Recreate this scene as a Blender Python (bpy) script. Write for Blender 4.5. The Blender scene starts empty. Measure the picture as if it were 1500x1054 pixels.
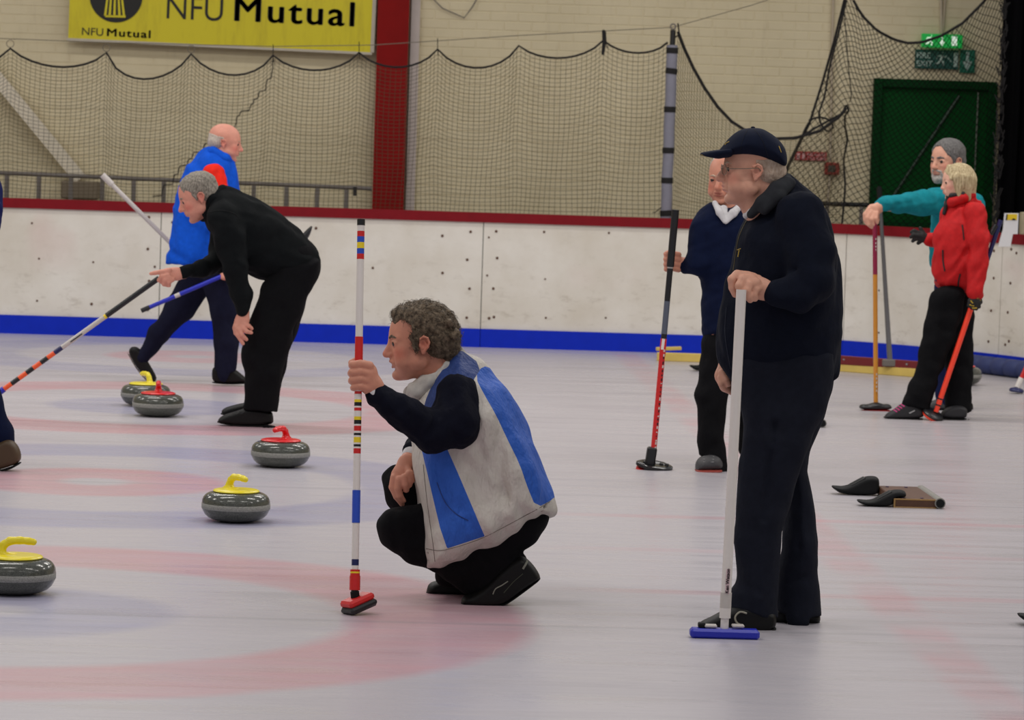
import bpy, bmesh, math, random
import numpy as np
from mathutils import Vector, Matrix
random.seed(7)
rng = np.random.default_rng(7)
SC = bpy.context.scene
COL = SC.collection

# ---------------------------------------------------------------- camera
FPX, CX, CY, CAMH = 5142.0, 750.0, 527.0, 1.72
_up = Vector((0.0320, -1.0, -0.06735)).normalized()          # world up in camera axes (x right, y down, z forward)
_yv = Vector((-201.0, -352.9, FPX)).normalized()             # world +Y (across the sheets) in camera axes
_yv = (_yv - _up * _yv.dot(_up)).normalized()
_xv = _yv.cross(_up)
# camera axes (x right, y down, z fwd) -> world
CXW = Vector((_xv.x, _yv.x, _up.x)); CYW = Vector((_xv.y, _yv.y, _up.y)); CZW = Vector((_xv.z, _yv.z, _up.z))
if CXW.x < 0:
    _xv = -_xv
    CXW = Vector((_xv.x, _yv.x, _up.x)); CYW = Vector((_xv.y, _yv.y, _up.y)); CZW = Vector((_xv.z, _yv.z, _up.z))
CAM = Vector((0, 0, CAMH))
cd = bpy.data.cameras.new('camera'); cam = bpy.data.objects.new('camera', cd); COL.objects.link(cam)
cd.sensor_width = 36.0; cd.lens = FPX / 1500.0 * 36.0; cd.clip_end = 200
cd.shift_x = 0; cd.shift_y = 0
cam.matrix_world = Matrix.Translation(CAM) @ Matrix((
    (CXW.x, -CYW.x, -CZW.x, 0), (CXW.y, -CYW.y, -CZW.y, 0), (CXW.z, -CYW.z, -CZW.z, 0), (0, 0, 0, 1)))
cd.dof.use_dof = True; cd.dof.focus_distance = 13.2; cd.dof.aperture_fstop = 9.0
SC.camera = cam

def ray(px, py):
    return CXW * ((px - CX) / FPX) + CYW * ((py - CY) / FPX) + CZW
def at(px, py, Y):
    d = ray(px, py); return CAM + d * (Y / d.y)
def gnd(px, py, z=0.0):
    d = ray(px, py); return CAM + d * ((z - CAMH) / d.z)
def proj(V):
    V = np.asarray(V, dtype=np.float64) - np.array(CAM)
    x = V @ np.array(CXW); y = V @ np.array(CYW); z = V @ np.array(CZW)
    return np.stack([CX + FPX * x / z, CY + FPX * y / z], -1)
def scale_at(Y):
    return FPX / (Y / ray(CX, CY).y)       # px per metre near depth Y

# ---------------------------------------------------------------- world, lights, exposure
w = bpy.data.worlds.new('hall_air'); SC.world = w; w.use_nodes = True
bg = w.node_tree.nodes['Background']; bg.inputs[0].default_value = (0.93, 0.92, 1.0, 1); bg.inputs[1].default_value = 0.27
SC.view_settings.view_transform = 'Standard'; SC.view_settings.look = 'None'
SC.view_settings.exposure = 0.0; SC.view_settings.gamma = 1.0; SC.view_settings.use_curve_mapping = False
def strip_light(x, y, z=5.2, sx=2.6, sy=0.35, e=75, col=(1.0, 0.955, 0.90)):
    l = bpy.data.lights.new('strip_light', 'AREA'); l.shape = 'RECTANGLE'; l.size = sx; l.size_y = sy; l.energy = e; l.color = col
    o = bpy.data.objects.new('strip_light', l); o.location = (x, y, z); COL.objects.link(o); return o
for _y, _e in ((5.5, 22), (10.5, 58), (15.5, 78), (20.5, 98)):
    for _x in (-7.0, -2.2, 2.6, 7.4):
        strip_light(_x, _y, e=_e)
for _x in (-6.6, -2.2, 2.2, 6.6):
    strip_light(_x, 24.6, 5.2, e=42)

# ---------------------------------------------------------------- materials
def lin(c):
    out = []
    for v in c[:3]:
        v = v / 255.0
        out.append(v / 12.92 if v <= 0.04045 else ((v + 0.055) / 1.055) ** 2.4)
    return (out[0], out[1], out[2], 1.0)
class NT:
    def __init__(s, name, rough=0.6, metal=0.0, spec=0.5):
        s.m = bpy.data.materials.new(name); s.m.use_nodes = True; s.t = s.m.node_tree
        s.b = s.t.nodes['Principled BSDF']; s.b.inputs['Roughness'].default_value = rough
        s.b.inputs['Metallic'].default_value = metal; s.b.inputs['Specular IOR Level'].default_value = spec
    def n(s, typ, **kw):
        nd = s.t.nodes.new(typ)
        for k, v in kw.items(): setattr(nd, k, v)
        return nd
    def l(s, a, b): s.t.links.new(a, b)
    def put(s, v, sock):
        if hasattr(v, 'links') or isinstance(v, bpy.types.NodeSocket): s.l(v, sock)
        else: sock.default_value = v
    def math(s, op, a, b=0.0, c=None, clamp=False):
        nd = s.n('ShaderNodeMath', operation=op); nd.use_clamp = clamp
        s.put(a, nd.inputs[0]); s.put(b, nd.inputs[1])
        if c is not None: s.put(c, nd.inputs[2])
        return nd.outputs[0]
    def mix(s, f, a, b, mode='MIX'):
        nd = s.n('ShaderNodeMix', data_type='RGBA', blend_type=mode)
        s.put(f, nd.inputs[0]); s.put(a, nd.inputs[6]); s.put(b, nd.inputs[7]); return nd.outputs[2]
    def coord(s, kind='Object'): return s.n('ShaderNodeTexCoord').outputs[kind]
    def mapped(s, v, sc=(1, 1, 1)):
        nd = s.n('ShaderNodeMapping'); s.l(v, nd.inputs[0]); nd.inputs['Scale'].default_value = sc; return nd.outputs[0]
    def noise(s, v, scale, detail=3.0, rough=0.5):
        nd = s.n('ShaderNodeTexNoise'); s.l(v, nd.inputs['Vector']); nd.inputs['Scale'].default_value = scale
        nd.inputs['Detail'].default_value = detail; nd.inputs['Roughness'].default_value = rough; return nd.outputs['Fac']
    def ramp(s, f, lo, hi, a=0.0, b=1.0):
        nd = s.n('ShaderNodeMapRange'); s.put(f, nd.inputs[0])
        nd.inputs[1].default_value = lo; nd.inputs[2].default_value = hi; nd.inputs[3].default_value = a; nd.inputs[4].default_value = b
        return nd.outputs[0]
    def attr(s, name): return s.n('ShaderNodeAttribute', attribute_name=name).outputs['Fac']
    def bump(s, h, strength=0.3, dist=0.01):
        nd = s.n('ShaderNodeBump'); s.put(h, nd.inputs['Height']); nd.inputs['Strength'].default_value = strength
        nd.inputs['Distance'].default_value = dist; s.l(nd.outputs[0], s.b.inputs['Normal'])
    def color(s, c): s.put(c, s.b.inputs['Base Color'])
_mc = {}
def plain(name, rgb, rough=0.6, metal=0.0, spec=0.5, var=0.12, nscale=14.0, bump=0.0, bscale=60.0, bdist=0.004):
    if name in _mc: return _mc[name]
    t = NT(name, rough, metal, spec); c = lin(rgb); v = t.coord()
    f = t.noise(v, nscale, 3)
    d = tuple(x * (1 - var) for x in c[:3]) + (1,); u = tuple(min(1, x * (1 + var)) for x in c[:3]) + (1,)
    t.color(t.mix(f, d, u))
    if bump: t.bump(t.noise(v, bscale, 4), bump, bdist)
    _mc[name] = t.m; return t.m
def cloth(name, rgb, rough=0.9, var=0.25, bump=0.5, spec=0.15, fold=9.0):
    if name in _mc: return _mc[name]
    t = NT(name, rough, 0, spec); c = lin(rgb); v = t.coord()
    f = t.noise(v, 35.0, 4)
    t.color(t.mix(f, tuple(x * (1 - var) for x in c[:3]) + (1,), tuple(min(1, x * (1 + var)) for x in c[:3]) + (1,)))
    h1 = t.noise(t.mapped(v, (1, 1, 0.6)), fold, 3, 0.55)
    h2 = t.noise(v, 260.0, 2)
    t.bump(t.math('MULTIPLY_ADD', h1, 1.0, t.math('MULTIPLY', h2, 0.05)), bump, 0.03)
    _mc[name] = t.m; return t.m
def glow(name, rgb, e):
    t = NT(name, 0.4); t.color(lin(rgb)); t.b.inputs['Emission Color'].default_value = lin(rgb); t.b.inputs['Emission Strength'].default_value = e
    return t.m

# ---------------------------------------------------------------- mesh helpers
class MB:
    def __init__(s): s.v = []; s.f = []; s.m = []
    def add(s, vs, fs, mi=0):
        o = len(s.v); s.v += [tuple(v) for v in vs]; s.f += [tuple(i + o for i in f) for f in fs]; s.m += [mi] * len(fs); return s
    def box(s, c, size, M=None, mi=0):
        hx, hy, hz = [q / 2 for q in size]; c = Vector(c)
        vs = [Vector((x, y, z)) for x in (-hx, hx) for y in (-hy, hy) for z in (-hz, hz)]
        if M is not None: vs = [M @ v for v in vs]
        return s.add([v + c for v in vs], [(0, 1, 3, 2), (4, 6, 7, 5), (0, 4, 5, 1), (2, 3, 7, 6), (0, 2, 6, 4), (1, 5, 7, 3)], mi)
    def bbox(s, c, size, bev=0.004, M=None, mi=0):
        """box with chamfered edges"""
        h = [q / 2 for q in size]; b = min(bev, min(h) * 0.9); bm = bmesh.new()
        bmesh.ops.create_cube(bm, size=1.0)
        for v in bm.verts: v.co = Vector((v.co.x * size[0], v.co.y * size[1], v.co.z * size[2]))
        bmesh.ops.bevel(bm, geom=bm.edges[:], offset=b, segments=1, affect='EDGES')
        vs = [(M @ v.co if M is not None else v.co.copy()) + Vector(c) for v in bm.verts]
        bm.verts.index_update(); fs = [tuple(v.index for v in f.verts) for f in bm.faces]; bm.free()
        return s.add(vs, fs, mi)
    def tube(s, pts, r, n=8, mi=0, cap=True):
        pts = [Vector(p) for p in pts]; rs = r if isinstance(r, (list, tuple)) else [r] * len(pts)
        up = None; vs = []; fs = []
        for i, p in enumerate(pts):
            t = (pts[min(i + 1, len(pts) - 1)] - pts[max(i - 1, 0)])
            if t.length < 1e-9: t = Vector((0, 0, 1))
            t.normalize()
            if up is None: up = t.orthogonal().normalized()
            up = (up - t * up.dot(t)); up = up.normalized() if up.length > 1e-6 else t.orthogonal().normalized()
            b = t.cross(up)
            for k in range(n):
                a = 2 * math.pi * k / n; vs.append(p + (up * math.cos(a) + b * math.sin(a)) * rs[i])
        for i in range(len(pts) - 1):
            for k in range(n):
                fs.append((i * n + k, i * n + (k + 1) % n, (i + 1) * n + (k + 1) % n, (i + 1) * n + k))
        if cap: fs.append(tuple(range(n))[::-1]); fs.append(tuple((len(pts) - 1) * n + k for k in range(n)))
        return s.add(vs, fs, mi)
    def lathe(s, prof, n=40, c=(0, 0, 0), mi=0, M=None):
        vs = []; fs = []; c = Vector(c)
        for (r, z) in prof:
            for k in range(n):
                a = 2 * math.pi * k / n; v = Vector((r * math.cos(a), r * math.sin(a), z))
                vs.append((M @ v if M is not None else v) + c)
        for i in range(len(prof) - 1):
            for k in range(n): fs.append((i * n + k, i * n + (k + 1) % n, (i + 1) * n + (k + 1) % n, (i + 1) * n + k))
        fs.append(tuple(range(n))[::-1]); fs.append(tuple((len(prof) - 1) * n + k for k in range(n)))
        return s.add(vs, fs, mi)
    def ring(s, c, R, r, n=18, m=6, ax='y', mi=0):
        pts = []
        for k in range(n + 1):
            a = 2 * math.pi * k / n; pts.append(Vector(c) + (Vector((R * math.cos(a), 0, R * math.sin(a))) if ax == 'y' else Vector((0, R * math.cos(a), R * math.sin(a)))))
        return s.tube(pts, r, m, mi, cap=False)
    def prism(s, pts2, y0, y1, mi=0, axis='y'):
        """extrude polygon (x,z) from y0 to y1"""
        n = len(pts2)
        if axis == 'y': vs = [(x, y0, z) for x, z in pts2] + [(x, y1, z) for x, z in pts2]
        else: vs = [(x, z, y0) for x, z in pts2] + [(x, z, y1) for x, z in pts2]
        fs = [tuple(range(n)), tuple(range(2 * n - 1, n - 1, -1))] + [(i, (i + 1) % n, n + (i + 1) % n, n + i)[::-1] for i in range(n)]
        return s.add(vs, fs, mi)
    def build(s, name, mats, parent=None, smooth=False, loc=None):
        me = bpy.data.meshes.new(name); me.from_pydata(s.v, [], s.f); me.update()
        if not isinstance(mats, (list, tuple)): mats = [mats]
        for q in mats: me.materials.append(q)
        if len(mats) > 1: me.polygons.foreach_set('material_index', s.m)
        if smooth: me.polygons.foreach_set('use_smooth', [True] * len(me.polygons))
        bm = bmesh.new(); bm.from_mesh(me); bmesh.ops.recalc_face_normals(bm, faces=bm.faces[:]); bm.to_mesh(me); bm.free()
        if smooth:
            try: me.set_sharp_from_angle(angle=math.radians(50))
            except Exception: pass
        o = bpy.data.objects.new(name, me); COL.objects.link(o)
        if parent is not None:
            attach(o, parent)
        if loc is not None: o.location = loc
        return o
def attach(o, parent):
    """parent o (whose mesh is in world space) to an unrotated parent, keeping it in place"""
    off = Vector((0, 0, 0)); p = parent
    while p is not None: off += p.location; p = p.parent
    o.data.transform(Matrix.Translation(-off)); o.parent = parent
def tag(o, label=None, cat=None, group=None, kind=None):
    if label: o['label'] = label
    if cat: o['category'] = cat
    if group: o['group'] = group
    if kind: o['kind'] = kind
    return o
def root(name, loc, label=None, cat=None, group=None, kind=None):
    o = bpy.data.objects.new(name, None); o.empty_display_size = 0.1; o.location = loc; COL.objects.link(o)
    return tag(o, label, cat, group, kind)
def text_obj(name, body, loc, size, mat, parent=None, offset=0.0, xs=1.0, rot=(math.pi / 2, 0, 0), space=1.0, extrude=0.001, align='LEFT'):
    c = bpy.data.curves.new(name, 'FONT'); c.body = body; c.size = size; c.offset = offset; c.extrude = extrude; c.space_character = space
    c.align_x = align
    c.materials.append(mat); o0 = bpy.data.objects.new(name + '_tmp', c); COL.objects.link(o0)
    bpy.context.view_layer.update()
    me = bpy.data.meshes.new_from_object(o0.evaluated_get(bpy.context.evaluated_depsgraph_get())); bpy.data.objects.remove(o0)
    o = bpy.data.objects.new(name, me); COL.objects.link(o)
    from mathutils import Euler
    Mx = Matrix.Translation(loc) @ Euler(rot).to_matrix().to_4x4() @ Matrix.Diagonal((xs, 1, 1, 1))
    me.transform(Mx)
    if parent is not None: attach(o, parent)
    return o
# ================================================================ THE HALL
YB = at(100, 490.5, 1).y                                        # placeholder, real value below
YB = gnd(100, 490.5).y                                          # foot of the boards
SHEETS = [12.05, 16.35, 20.65, 24.95]
TEEX = gnd(141, 705).x
_ty = gnd(141, 705).y
TEE = [(TEEX, _ty - 4.30 + 4.30 * k) for k in range(4)]
LINEX = gnd(1200, 785).x

# ---------- ice
def ice_material():
    t = NT('ice', 0.32, 0, 0.5); v = t.coord('Object'); sep = t.n('ShaderNodeSeparateXYZ'); t.l(v, sep.inputs[0])
    X, Y = sep.outputs[0], sep.outputs[1]
    wob = t.math('MULTIPLY', t.math('SUBTRACT', t.noise(v, 3.0, 3), 0.5), 0.05)
    red = None; blue = None
    def band(d, r0, r1, s=0.05):
        a = t.ramp(d, r0 - s, r0 + s) if r0 > 0 else 1.0
        b = t.ramp(d, r1 - s, r1 + s, 1.0, 0.0)
        return t.math('MULTIPLY', a, b)
    for k, (tx, ty) in enumerate(TEE):
        dx = t.math('SUBTRACT', X, tx); dy = t.math('SUBTRACT', Y, ty)
        d = t.math('ADD', t.math('SQRT', t.math('ADD', t.math('MULTIPLY', dx, dx), t.math('MULTIPLY', dy, dy))), wob)
        o = band(d, 1.22, 1.83); i = band(d, 0.16, 0.61)
        if k % 2 == 0: r, b = o, band(d, 0.12, 0.61)
        else: r, b = i, o
        red = r if red is None else t.math('ADD', red, r); blue = b if blue is None else t.math('ADD', blue, b)
    # the long red line across every sheet, thin red boundary lines, fine centre lines
    def line(c, pos, hw, s=0.02):
        d = t.math('ABSOLUTE', t.math('SUBTRACT', c, pos)); return t.ramp(d, hw, hw + s, 1.0, 0.0)
    patch = t.ramp(t.noise(v, 1.6, 3), 0.38, 0.62, 0.15, 1.0)
    cross = t.math('MULTIPLY', line(X, LINEX, 0.06, 0.07), patch)
    red = t.math('ADD', red, t.math('MULTIPLY', cross, 0.75))
    for yy, stg in ((gnd(1000, 757).y, 0.55), (gnd(1000, 806).y, 0.3), (gnd(1040, 868).y, 0.45)):
        right = t.ramp(X, TEEX + 1.9, TEEX + 2.4)
        red = t.math('ADD', red, t.math('MULTIPLY', t.math('MULTIPLY', line(Y, yy, 0.035, 0.05), right), stg))
    grey = None
    for k, (tx, ty) in enumerate(TEE):
        g = line(Y, ty - 0.02, 0.012, 0.02); grey = g if grey is None else t.math('ADD', grey, g)
        g = line(X, tx, 0.012, 0.02); 
    fade = t.ramp(t.noise(t.mapped(v, (0.6, 2.2, 1)), 2.2, 4), 0.25, 0.75, 0.55, 1.0)
    red = t.math('MULTIPLY', t.math('MINIMUM', red, 1.0), fade); blue = t.math('MULTIPLY', t.math('MINIMUM', blue, 1.0), fade)
    streak = t.noise(t.mapped(v, (0.35, 3.2, 1)), 2.4, 5, 0.6)
    streak2 = t.noise(t.mapped(v, (1.2, 9.0, 1)), 3.0, 4, 0.6)
    warm = t.ramp(X, TEEX + 1.5, TEEX + 6.0)
    base = t.mix(warm, lin((198, 195, 204)), lin((179, 174, 173)))
    base = t.mix(t.ramp(streak, 0.3, 0.7), base, lin((172, 167, 173)))
    base = t.mix(t.ramp(streak2, 0.45, 0.75, 0, 0.2), base, lin((214, 209, 211)))
    c = t.mix(t.math('MULTIPLY', red, 0.52), base, lin((205, 120, 132)))
    c = t.mix(t.math('MULTIPLY', blue, 0.58), c, lin((138, 140, 178)))
    c = t.mix(t.math('MULTIPLY', grey, 0.22), c, lin((120, 122, 130)))
    t.color(c)
    t.put(t.ramp(streak, 0.3, 0.7, 0.22, 0.42), t.b.inputs['Roughness'])
    t.bump(t.math('ADD', t.noise(t.mapped(v, (1, 1, 1)), 55, 3), t.noise(v, 7, 2)), 0.10, 0.003)
    return t.m
ICE = ice_material()
m = MB(); m.add([(-14, -2, 0), (14, -2, 0), (14, YB + 3, 0), (-14, YB + 3, 0)], [(0, 1, 2, 3)])
tag(m.build('floor', ICE), 'white curling ice with faint red and blue house rings', kind='structure')

# ---------- rink boards
bp = [(-13.0, 0.0), (gnd(1170, 524).x - .55, 0.0), (gnd(1170, 524).x - .28, 0.0), (gnd(1170, 524).x, 0.015)]
for px, b in ((1232, .10), (1290, .33), (1348, .60), (1427, 1.05), (1498, 1.55), (1600, 2.3), (1800, 4.1)):
    d = ray(px, 527); yy = YB - b; bp.append((d.x / d.y * yy, -b))
def cat(P, n=6):
    out = []
    for i in range(len(P) - 1):
        p0 = P[max(i - 1, 0)]; p1 = P[i]; p2 = P[i + 1]; p3 = P[min(i + 2, len(P) - 1)]
        if math.hypot(p2[0] - p1[0], p2[1] - p1[1]) > 5 and abs(p1[0]) < 20 and P is bp: out.append(p1); continue
        if P is bp and i == 1: out.append(p1); continue
        for k in range(n):
            t = k / n; out.append(tuple(0.5 * (2 * b + (c - a) * t + (2 * a - 5 * b + 4 * c - d) * t * t + (3 * b - a - 3 * c + d) * t ** 3) for a, b, c, d in zip(p0, p1, p2, p3)))
    out.append(P[-1]); return out
path = [(x, YB + b) for x, b in cat(bp)]
_d = [0.0]
for i in range(1, len(path)): _d.append(_d[-1] + math.hypot(path[i][0] - path[i - 1][0], path[i][1] - path[i - 1][1]))
def along(s):
    s = max(0.0, min(s, _d[-1] - 1e-6)); i = max(k for k in range(len(_d) - 1) if _d[k] <= s); t = (s - _d[i]) / (_d[i + 1] - _d[i])
    x = path[i][0] * (1 - t) + path[i + 1][0] * t; y = path[i][1] * (1 - t) + path[i + 1][1] * t
    tx, ty = path[i + 1][0] - path[i][0], path[i + 1][1] - path[i][1]; L = math.hypot(tx, ty)
    return (x, y), (ty / L, -tx / L)                            # point, normal towards the ice
def ribbon(s0, s1, z0, z1, off, thick, seg=0.18):
    """solid strip following the boards; off = distance of its front face in front of the board line"""
    n = max(1, int((s1 - s0) / seg)); vs = []; fs = []
    for i in range(n + 1):
        (x, y), (nx, ny) = along(s0 + (s1 - s0) * i / n)
        for o in (off, off - thick):
            for z in (z0, z1): vs.append((x + nx * o, y + ny * o, z))
    for i in range(n):
        a = i * 4; b = a + 4
        fs += [(a, b, b + 1, a + 1), (a + 2, a + 3, b + 3, b + 2), (a + 1, b + 1, b + 3, a + 3), (a, a + 2, b + 2, b)]
    fs += [(0, 1, 3, 2), (n * 4, n * 4 + 2, n * 4 + 3, n * 4 + 1)]
    return vs, fs
def board_material():
    t = NT('white_board', 0.45, 0, 0.4); v = t.coord(); 
    base = t.mix(t.ramp(t.noise(v, 2.0, 5, 0.6), 0.3, 0.7), lin((238, 234, 224)), lin((220, 213, 198)))
    sm = t.ramp(t.noise(t.mapped(v, (1, 1, 2.5)), 5.5, 8, 0.75), 0.54, 0.70)
    sep = t.n('ShaderNodeSeparateXYZ'); t.l(v, sep.inputs[0])
    low = t.ramp(sep.outputs[2], 0.1, 0.75, 1.0, 0.25)
    c = t.mix(t.math('MULTIPLY', t.math('MULTIPLY', sm, low), 0.55), base, lin((150, 135, 112)))
    sc = t.ramp(t.noise(t.mapped(v, (3, 3, 7)), 9, 6, 0.8), 0.62, 0.72)
    c = t.mix(t.math('MULTIPLY', sc, 0.4), c, lin((110, 105, 100)))
    pk = t.math('MULTIPLY', t.ramp(t.noise(v, 1.1, 2), 0.6, 0.72), t.ramp(sep.outputs[2], 0.45, 0.8))
    c = t.mix(t.math('MULTIPLY', pk, 0.30), c, lin((220, 165, 165)))
    t.color(c); return t.m
WB = board_material()
BLUEK = plain('blue_kick_plastic', (8, 44, 190), 0.45, spec=.2, var=0.12); REDR = plain('dark_red_rail', (128, 14, 26), 0.55, spec=.2, var=0.15)
SEAM = plain('board_backing', (60, 56, 52), 0.8)
boards = root('rink_boards', (0, YB, 0), 'white rink boards with dark red top rail and blue kick strip along the far side', 'rink boards', kind='structure')
def s_of_px(px):
    best = min(range(0, 4000), key=lambda i: abs(proj([[along(i * _d[-1] / 4000)[0][0], along(i * _d[-1] / 4000)[0][1], 0.5]])[0][0] - px)); return best * _d[-1] / 4000
joints_px = [-240, 234, 706, 1237, 1465]
J = [0.0] + [s_of_px(p) for p in joints_px] + [_d[-1] - 0.01]
for a, b in zip(J[:-1], J[1:]):
    v, f = ribbon(a + 0.003, b - 0.003, 0.02, 0.965, 0.0, 0.012); MB().add(v, f).build('panel', WB, boards)
    v, f = ribbon(a + 0.002, b - 0.002, 0.0, 0.142, 0.018, 0.015); MB().add(v, f).build('kick_strip', BLUEK, boards)
v, f = ribbon(0, _d[-1] - 0.01, 0.0, 0.96, -0.02, 0.05); MB().add(v, f).build('backing_frame', SEAM, boards)
v, f = ribbon(0, _d[-1] - 0.01, 0.958, 1.032, 0.02, 0.10); MB().add(v, f).build('top_rail', REDR, boards)
sb = MB()
def dot(mb, s, z, r=0.011):
    (x, y), (nx, ny) = along(s); c = Vector((x + nx * 0.002, y + ny * 0.002, z)); tx = Vector((-ny, nx, 0))
    n = 7; vs = [c + Vector((nx, ny, 0)) * 0.002 + tx * (r * math.cos(k * 6.2832 / n)) + Vector((0, 0, r * math.sin(k * 6.2832 / n))) for k in range(n)]
    vs += [v - Vector((nx, ny, 0)) * 0.004 for v in vs]; mb.add(vs, [tuple(range(n))] + [(k, (k + 1) % n, n + (k + 1) % n, n + k) for k in range(n)])
for j in J[1:-1]:
    for sd in (-0.1, 0.1):
        for z in (0.9, 0.68, 0.45, 0.22): dot(sb, j + sd + random.uniform(-.02, .02), z + random.uniform(-.02, .02))
s = 0.3
while s < _d[-1] - 0.2:
    for z in (0.22, 0.55, 0.88):
        if random.random() < 0.7: dot(sb, s + random.uniform(-.06, .06), z + random.uniform(-.04, .04), random.uniform(.007, .012))
    s += 0.44
tag(sb.build('screw_heads', plain('rusty_screw', (92, 62, 44), 0.7), boards), kind='stuff')
# thick segmented blue hose lying against the curved end
hose = root('padded_hose', gnd(1480, 560), 'dark blue segmented hose lying on the ice along the curved boards', 'hose')
s0, s1 = s_of_px(1405), _d[-1] - 0.4
k = s0
hm = plain('hose_navy', (44, 56, 104), 0.6)
while k < s1:
    (x0, y0), n0 = along(k); (x1, y1), n1 = along(k + 0.15)
    p0 = Vector((x0 + n0[0] * .13, y0 + n0[1] * .13, .066)); p1 = Vector((x1 + n1[0] * .13, y1 + n1[1] * .13, .066))
    e = (p1 - p0) * 0.14
    MB().tube([p0, p0 + e, p1 - e, p1], [.052, .066, .066, .052], 14).build('segment', hm, hose, smooth=True); k += 0.15

# ---------- brick wall behind
YW = YB + 1.45
def paint_material():
    t = NT('cream_wall_paint', 0.65, 0, 0.3); v = t.coord(); g = t.n('ShaderNodeNewGeometry').outputs['Position']
    c = t.mix(t.ramp(t.noise(g, 1.2, 5, 0.6), 0.3, 0.7), lin((222, 210, 176)), lin((208, 196, 162)))
    st = t.ramp(t.noise(t.mapped(g, (4, 1, 0.5)), 3.0, 5, 0.7), 0.55, 0.8)
    c = t.mix(t.math('MULTIPLY', st, 0.25), c, lin((150, 132, 100))); t.color(c); t.bump(t.noise(g, 40, 3), 0.2, 0.003); return t.m
CREAM = paint_material()
wall = root('wall_back', (0, YW, 0), 'cream painted brick wall behind the rink boards', kind='structure')
m = MB(); m.box((0, YW + 0.152, 2.6), (28, 0.3, 5.2)); m.build('mortar', CREAM, wall)
BL, BH, JT = 0.215, 0.065, 0.009
bmx = MB(); bmx.bbox((0, 0, 0), (BL + .004, 0.010, BH + .004), 0.004)
brick0 = bmx.build('brick', CREAM); bme = brick0.data
nb = 0; rest = MB(); first = True
px_lo, px_hi = at(600, 100, YW).x, at(1270, 100, YW).x
zt = at(900, 0, YW).z
for row in range(0, 50):
    z = 0.5 + row * (BH + JT)
    if z > 3.3: break
    x = -6.6 + (0.1125 if row % 2 else 0)
    while x < 6.6:
        jy = YW + 0.008 - 0.0045 + random.uniform(-.0008, .0008)
        if px_lo < x < px_hi and zt - 1.19 < z < zt + 0.02 and nb < 300:
            o = brick0 if first else brick0.copy()
            if not first: COL.objects.link(o)
            first = False
            o.parent = wall; o.location = (x, jy - YW, z); nb += 1
        else: rest.box((x, jy, z), (BL, 0.010, BH))
        x += BL + JT
tag(rest.build('brickwork', CREAM, wall), kind='stuff')
tag(MB().box((-14, 12, 2.6), (0.3, 36, 5.2)).build('wall_left', CREAM), 'cream wall at the left end', kind='structure')
tag(MB().box((14, 12, 2.6), (0.3, 36, 5.2)).build('wall_right', CREAM), 'cream wall at the right end', kind='structure')

# red steel column and its pipe, diagonal roof brace
YP = YW - 0.16
REDC = plain('red_steel_paint', (132, 12, 10), 0.6, spec=.15, var=0.2, nscale=6)
a, b = at(548, 200, YP), at(594, 200, YP)
colm = root('steel_column', ((a.x + b.x) / 2, YP, 0), 'dark red painted steel column standing against the cream wall', 'column', kind='structure')
xm = (a.x + b.x) / 2; wd = b.x - a.x
MB().box((xm, YP, 2.6), (wd, 0.014, 5.2)).build('front_flange', REDC, colm)
MB().box((xm, YP + 0.08, 2.6), (0.012, 0.15, 5.2)).build('web', REDC, colm)
MB().box((xm, YP + 0.16, 2.6), (wd, 0.014, 5.2)).build('rear_flange', REDC, colm)
PIPE = plain('pale_pipe_paint', (196, 184, 176), 0.5)
p = at(605, 150, YW - 0.03).x
o = MB().box((p, YW - 0.03, 2.6), (0.07, 0.06, 5.2)).build('wall_duct', PIPE); tag(o, 'pale boxed duct running up the wall beside the red column', 'duct')
a, b = at(-40, 70, YW - 0.12), at(118, 262, YW - 0.12)
dv = (b - a); a = a - dv * 1.7; M = Matrix.Rotation(-math.atan2(dv.z, dv.x), 3, 'Y')
o = MB().box((a + b) / 2, ((b - a).length, 0.09, 0.10), M).build('diagonal_brace', plain('pale_brace_paint', (222, 212, 190), .6)); tag(o, 'cream painted diagonal brace crossing the wall below the banner', 'brace', kind='structure')
o = MB().bbox(at(118, 278, YW - .1), (0.30, 0.16, 0.14), .01).build('brace_foot', plain('grey_stone', (120, 108, 90), .8)); tag(o, 'grey footing at the lower end of the diagonal brace', 'footing', kind='structure')

# ladder-like handrail behind the boards
STEEL = plain('dark_steel', (112, 106, 100), 0.5)
YR = YB + 0.55
ra = at(-400, 236, YR); rb = at(545, 276, YR)
rl = root('handrail', (ra.x, YR, 0), 'grey metal handrail with upright posts behind the left boards', 'handrail')
MB().tube([ra, rb], 0.017, 10).build('top_bar', STEEL, rl, smooth=True)
for px in (-390, -345, -297, -250, -200, -150, -85, -38, 10, 57, 104, 150, 196, 240, 290, 330, 372, 420, 465, 508):
    q = at(px, 270, YR); zt_ = ra.z + (rb.z - ra.z) * (q.x - ra.x) / (rb.x - ra.x)
    MB().box((q.x, YR, (0.6 + zt_) / 2), (0.035, 0.02, zt_ - 0.6)).build('post', STEEL, rl)
q = at(520, 280, YR); MB().box((q.x, YR - .02, q.z), (0.03, 0.03, 0.07)).build('clamp', plain('black_iron', (18, 18, 18), .5), rl)
ra = at(1200, 298, YR); rb = at(1272, 300, YR)
rl = root('handrail', (ra.x, YR, 0), 'short dark handrail beside the green door', 'handrail')
MB().tube([ra, rb], 0.018, 10).build('top_bar', plain('black_iron', (18, 18, 18), .5), rl, smooth=True)
for px in (1212, 1262):
    q = at(px, 300, YR); MB().box((q.x, YR, (0.6 + ra.z) / 2), (0.03, 0.02, ra.z - 0.6)).build('post', STEEL, rl)

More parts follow.
